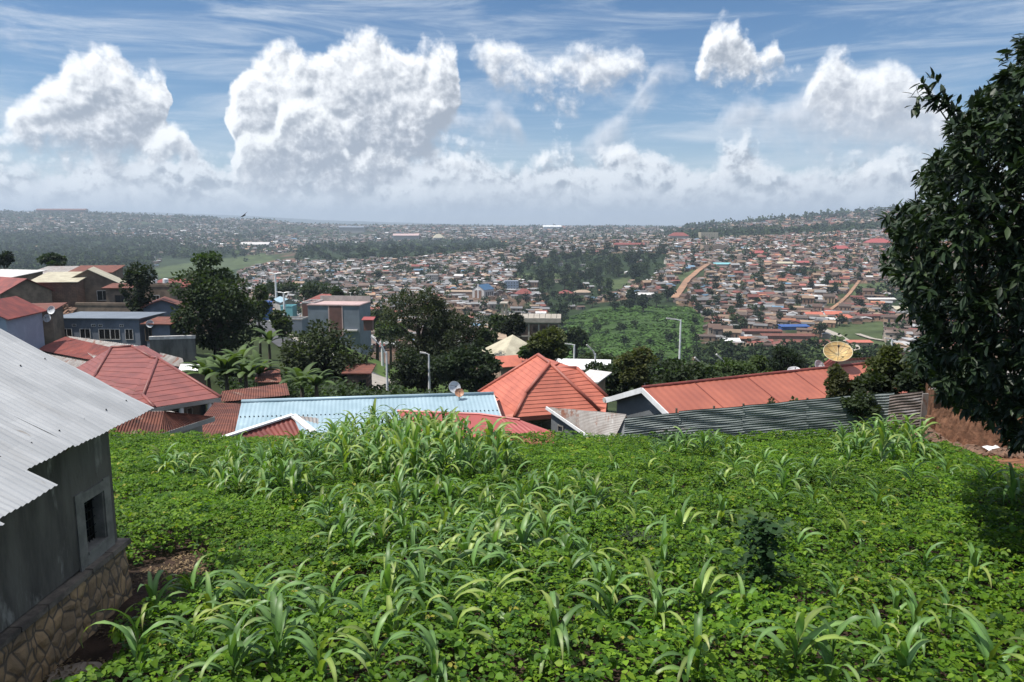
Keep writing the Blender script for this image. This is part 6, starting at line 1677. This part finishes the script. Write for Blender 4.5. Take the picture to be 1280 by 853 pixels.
for i in pick:
    D=HH; nm = D['names'][D['k'][i]]; size = 'two-storey ' if D['h'][i] > 5 else ''
    o = empty('hillside_house', (D['X'][i],D['Y'][i],D['Z'][i]), D['rot'][i], label='%shouse with %s roof %s' % (size, nm, zone(D['px'][i],D['py'][i])), category='house', group='houses of the town on the opposite hills')
    S3 = (D['w'][i],D['d'][i],D['h'][i])
    for nme,me_,cl in (('wall',UW,D['wc'][i]),('roof',UR,D['rc'][i]),('window',UO[i%4],None)):
        c_ = link(nme, me_, o, False); c_.scale = S3
        if cl is not None: c_.color = (*cl,1)
# trees on the hills
def unit_crown(seed, n, leaf, tall=1.):
    p,u,sh,cl = crown_pts((0,0,.62*tall), .42,.42,.40*tall, 9, n, .5, seed=seed, hollow=.35)
    nr = np.random.default_rng(seed); v,f,c = leaves_at(p, leaf, np.array((1,1,1.)), .2, .6, .5, outward=u)
    return v,f,c*np.repeat(sh,6)[:,None]
UC = [unit_crown(i, 260, .13, 1 if i<4 else 1.5) for i in range(6)]
def crown_obj(i):
    v,f,c = UC[i]; tk = MB().tube([(0,0,-.3),(0,0,.5),(0,0,.8)],[.045,.035,.015],5)
    nv = len(v); me = npmesh('tree_crown', v, f, M['leafobj'], c); return me, tk.me('tree_trunk', M['trunk'])
UCM = [crown_obj(i) for i in range(6)]
LOW = [unit_crown(20+i, 42, .26, 1 if i<3 else 1.4) for i in range(5)]
VLOW = [unit_crown(40+i, 14, .42, 1) for i in range(4)]
def hill_trees():
    rr = np.random.default_rng(9); L=[]
    def samp(n, ya, yb, px0, px1, poly=None, p=1.):
        y = np.sqrt(rr.random(n)*(yb**2-ya**2)+ya**2); u = rr.uniform((px0-640)/F,(px1-640)/F,n); x=u*y
        z = H(x,y); a,b = proj(x,y,z); k = np.ones(n,bool)
        if poly is not None: k = inpoly(a,b,poly)
        return x[k],y[k],z[k],a[k],b[k]
    def add(s, h0, h1): x,y,z,a,b = s; L.append(np.stack([x,y,z,a,b,rr.uniform(h0,h1,len(x))],-1))
    for p_,n,h in zip(WOODS,(1300,1100,1300,1000,1500,1900),((8,16),(8,15),(8,17),(8,14),(10,20),(9,16))):
        xs=[q_[0] for q_ in p_]; add(samp(n, 380, 3500, min(xs), max(xs), p_), *h)
    add(samp(3400, 400, 1750, 290, 1240, DENSE[0]), 3.5, 9)
    add(samp(6500, 1750, 5200, -60, 1300), 7, 15)
    add(samp(2200, 1700, 5000, -60, 340), 8, 16)
    add(samp(900, 2600, 4300, 850, 1300), 12, 26)
    add(samp(220, 350, 520, 700, 880, [(700,384),(860,384),(880,400),(866,404),(730,402),(700,412)]), 4, 9)
    add(samp(30, 330, 420, 690, 880, SWAMP[0]), 3, 5); add(samp(3000, 900, 1800, -60, 190), 8, 16); add(samp(50, 420, 560, 690, 880, SWAMP[0]), 3, 6)
    add(samp(500, 340, 480, 870, 1110, [(870,440),(900,436),(960,440),(1110,440),(1110,470),(870,475)]), 3, 7)
    A = np.concatenate(L)
    ok = np.ones(len(A),bool)
    for (fx,fy,fr) in FR: ok &= (A[:,0]-fx)**2+(A[:,1]-fy)**2 > (fr*.8)**2
    for p_ in FIELDS[:1]+FIELDS[2:3]: ok &= ~(inpoly(A[:,3],A[:,4],p_) & (rr.random(len(A))<.9))
    fl = inpoly(A[:,3],A[:,4],FIELDS[4]); ok &= ~(fl & (rr.random(len(A))<.85))
    for pts,w in (([(843,374),(852,362),(860,350),(872,340),(886,331)],12),([(1036,390),(1052,378),(1062,368),(1074,352)],8)):
        c = [G(a,b,330) for a,b in pts]
        for i in range(len(c)-1):
            for t in np.linspace(0,1,10):
                q_ = c[i].lerp(c[i+1],t); ok &= (A[:,0]-q_.x)**2+(A[:,1]-q_.y)**2 > w**2
    return A[ok], rr
TA, rr = hill_trees()
tcol = np.array([(.030,.048,.020),(.045,.068,.026),(.024,.038,.018),(.06,.085,.03)])
tk_ = rr.choice(4,len(TA),p=[.4,.28,.2,.12])
def stuff_trees(idx, tmpl, name, label):
    Vs=[];Fs=[];Cs=[];off=0
    for j,(v,f,c) in enumerate(tmpl):
        ii = idx[np.arange(len(idx))%len(tmpl)==j]
        if not len(ii): continue
        A = TA[ii]; n=len(A); a = rr.random(n)*6.28; s=A[:,5]
        vx = (v[None,:,0]*np.cos(a)[:,None]-v[None,:,1]*np.sin(a)[:,None])*s[:,None]*1.05+A[:,0:1]
        vy = (v[None,:,0]*np.sin(a)[:,None]+v[None,:,1]*np.cos(a)[:,None])*s[:,None]*1.05+A[:,1:2]
        vz = v[None,:,2]*s[:,None]+A[:,2:3]-.08*s[:,None]
        Vs.append(np.stack([vx,vy,vz],-1).reshape(-1,3)); Fs.append((f[None]+(np.arange(n)*len(v))[:,None,None]+off).reshape(-1,4))
        Cs.append((c[None]*tcol[tk_[ii]][:,None,:]*rr.uniform(.8,1.25,(n,1,1))).reshape(-1,3)); off += n*len(v)
    link(name, npmesh(name, np.concatenate(Vs), np.concatenate(Fs), M['foliage_far'], np.concatenate(Cs)), kind='stuff', label=label, category='trees')
M['foliage_far'] = mat('far_foliage', (1,1,1), (.75,.78,.75), .1, .9, attr=True, spec=.1, transl=.1)
tv = (TA[:,3]>330)&(TA[:,3]<1098)&(TA[:,4]>305)&(TA[:,4]<438)
for (a,b,c,d) in ((460,612,352,470),(612,702,388,470),(330,470,366,470),(838,862,395,470)):
    tv &= ~((TA[:,3]>a)&(TA[:,3]<b)&(TA[:,4]>c)&(TA[:,4]<d))
ts = np.where(tv, TA[:,5]/TA[:,1], 0); to = np.argsort(-ts); tp = to[:280]; tr_ = np.setdiff1d(np.arange(len(TA)), tp)
nearT = tr_[TA[tr_,1] < 1500]; farT = tr_[TA[tr_,1] >= 1500]
stuff_trees(nearT, LOW, 'town_trees', 'woods and garden trees scattered through the town')
stuff_trees(farT, VLOW, 'far_woods', 'dark woods and tree belts on the distant ridges')
tw = ['dark green','mid green','very dark','lighter green']
for i in tp:
    A = TA[i]; o = empty('hillside_tree', A[:3], rr.random()*6.28, label='%s%s tree %s' % ('tall ' if A[5]>11 else 'small ' if A[5]<7 else '', tw[tk_[i]], zone(A[3],A[4])), category='tree', group='trees among the houses of the opposite hills')
    cm,tm = UCM[i%6]; s_=A[5]
    for nme,me_ in (('crown',cm),('trunk',tm)):
        c_ = link(nme, me_, o, False); c_.scale=(s_*1.05,s_*1.05,s_); 
        if nme=='crown': c_.color=(*(tcol[tk_[i]]*rr.uniform(.85,1.2)),1)
# swamp reeds and crops
def swamp():
    rr = np.random.default_rng(4); n=26000
    y = np.sqrt(rr.random(n)*(640**2-300**2)+300**2); x = rr.uniform(.04,.30,n)*y; z=H(x,y); a,b=proj(x,y,z)
    k = inpoly(a,b,SWAMP[0]); x,y,z=x[k],y[k],z[k]
    g = fbm(x/30,y/12,3,15); k = g>.36; x,y,z,g=x[k],y[k],z[k],g[k]
    v,f,c = leaves_at(np.stack([x,y,z+.6*g],-1), 2.3, np.array((.062,.115,.03)), .35, .3, .45); c=c*np.repeat(.6+.9*g,6)[:,None]
    link('swamp_plants', npmesh('swamp_plants', v,f,M['foliage_far'],c), kind='stuff', label='green reeds and crops covering the swamp in the valley', category='crops')
swamp()
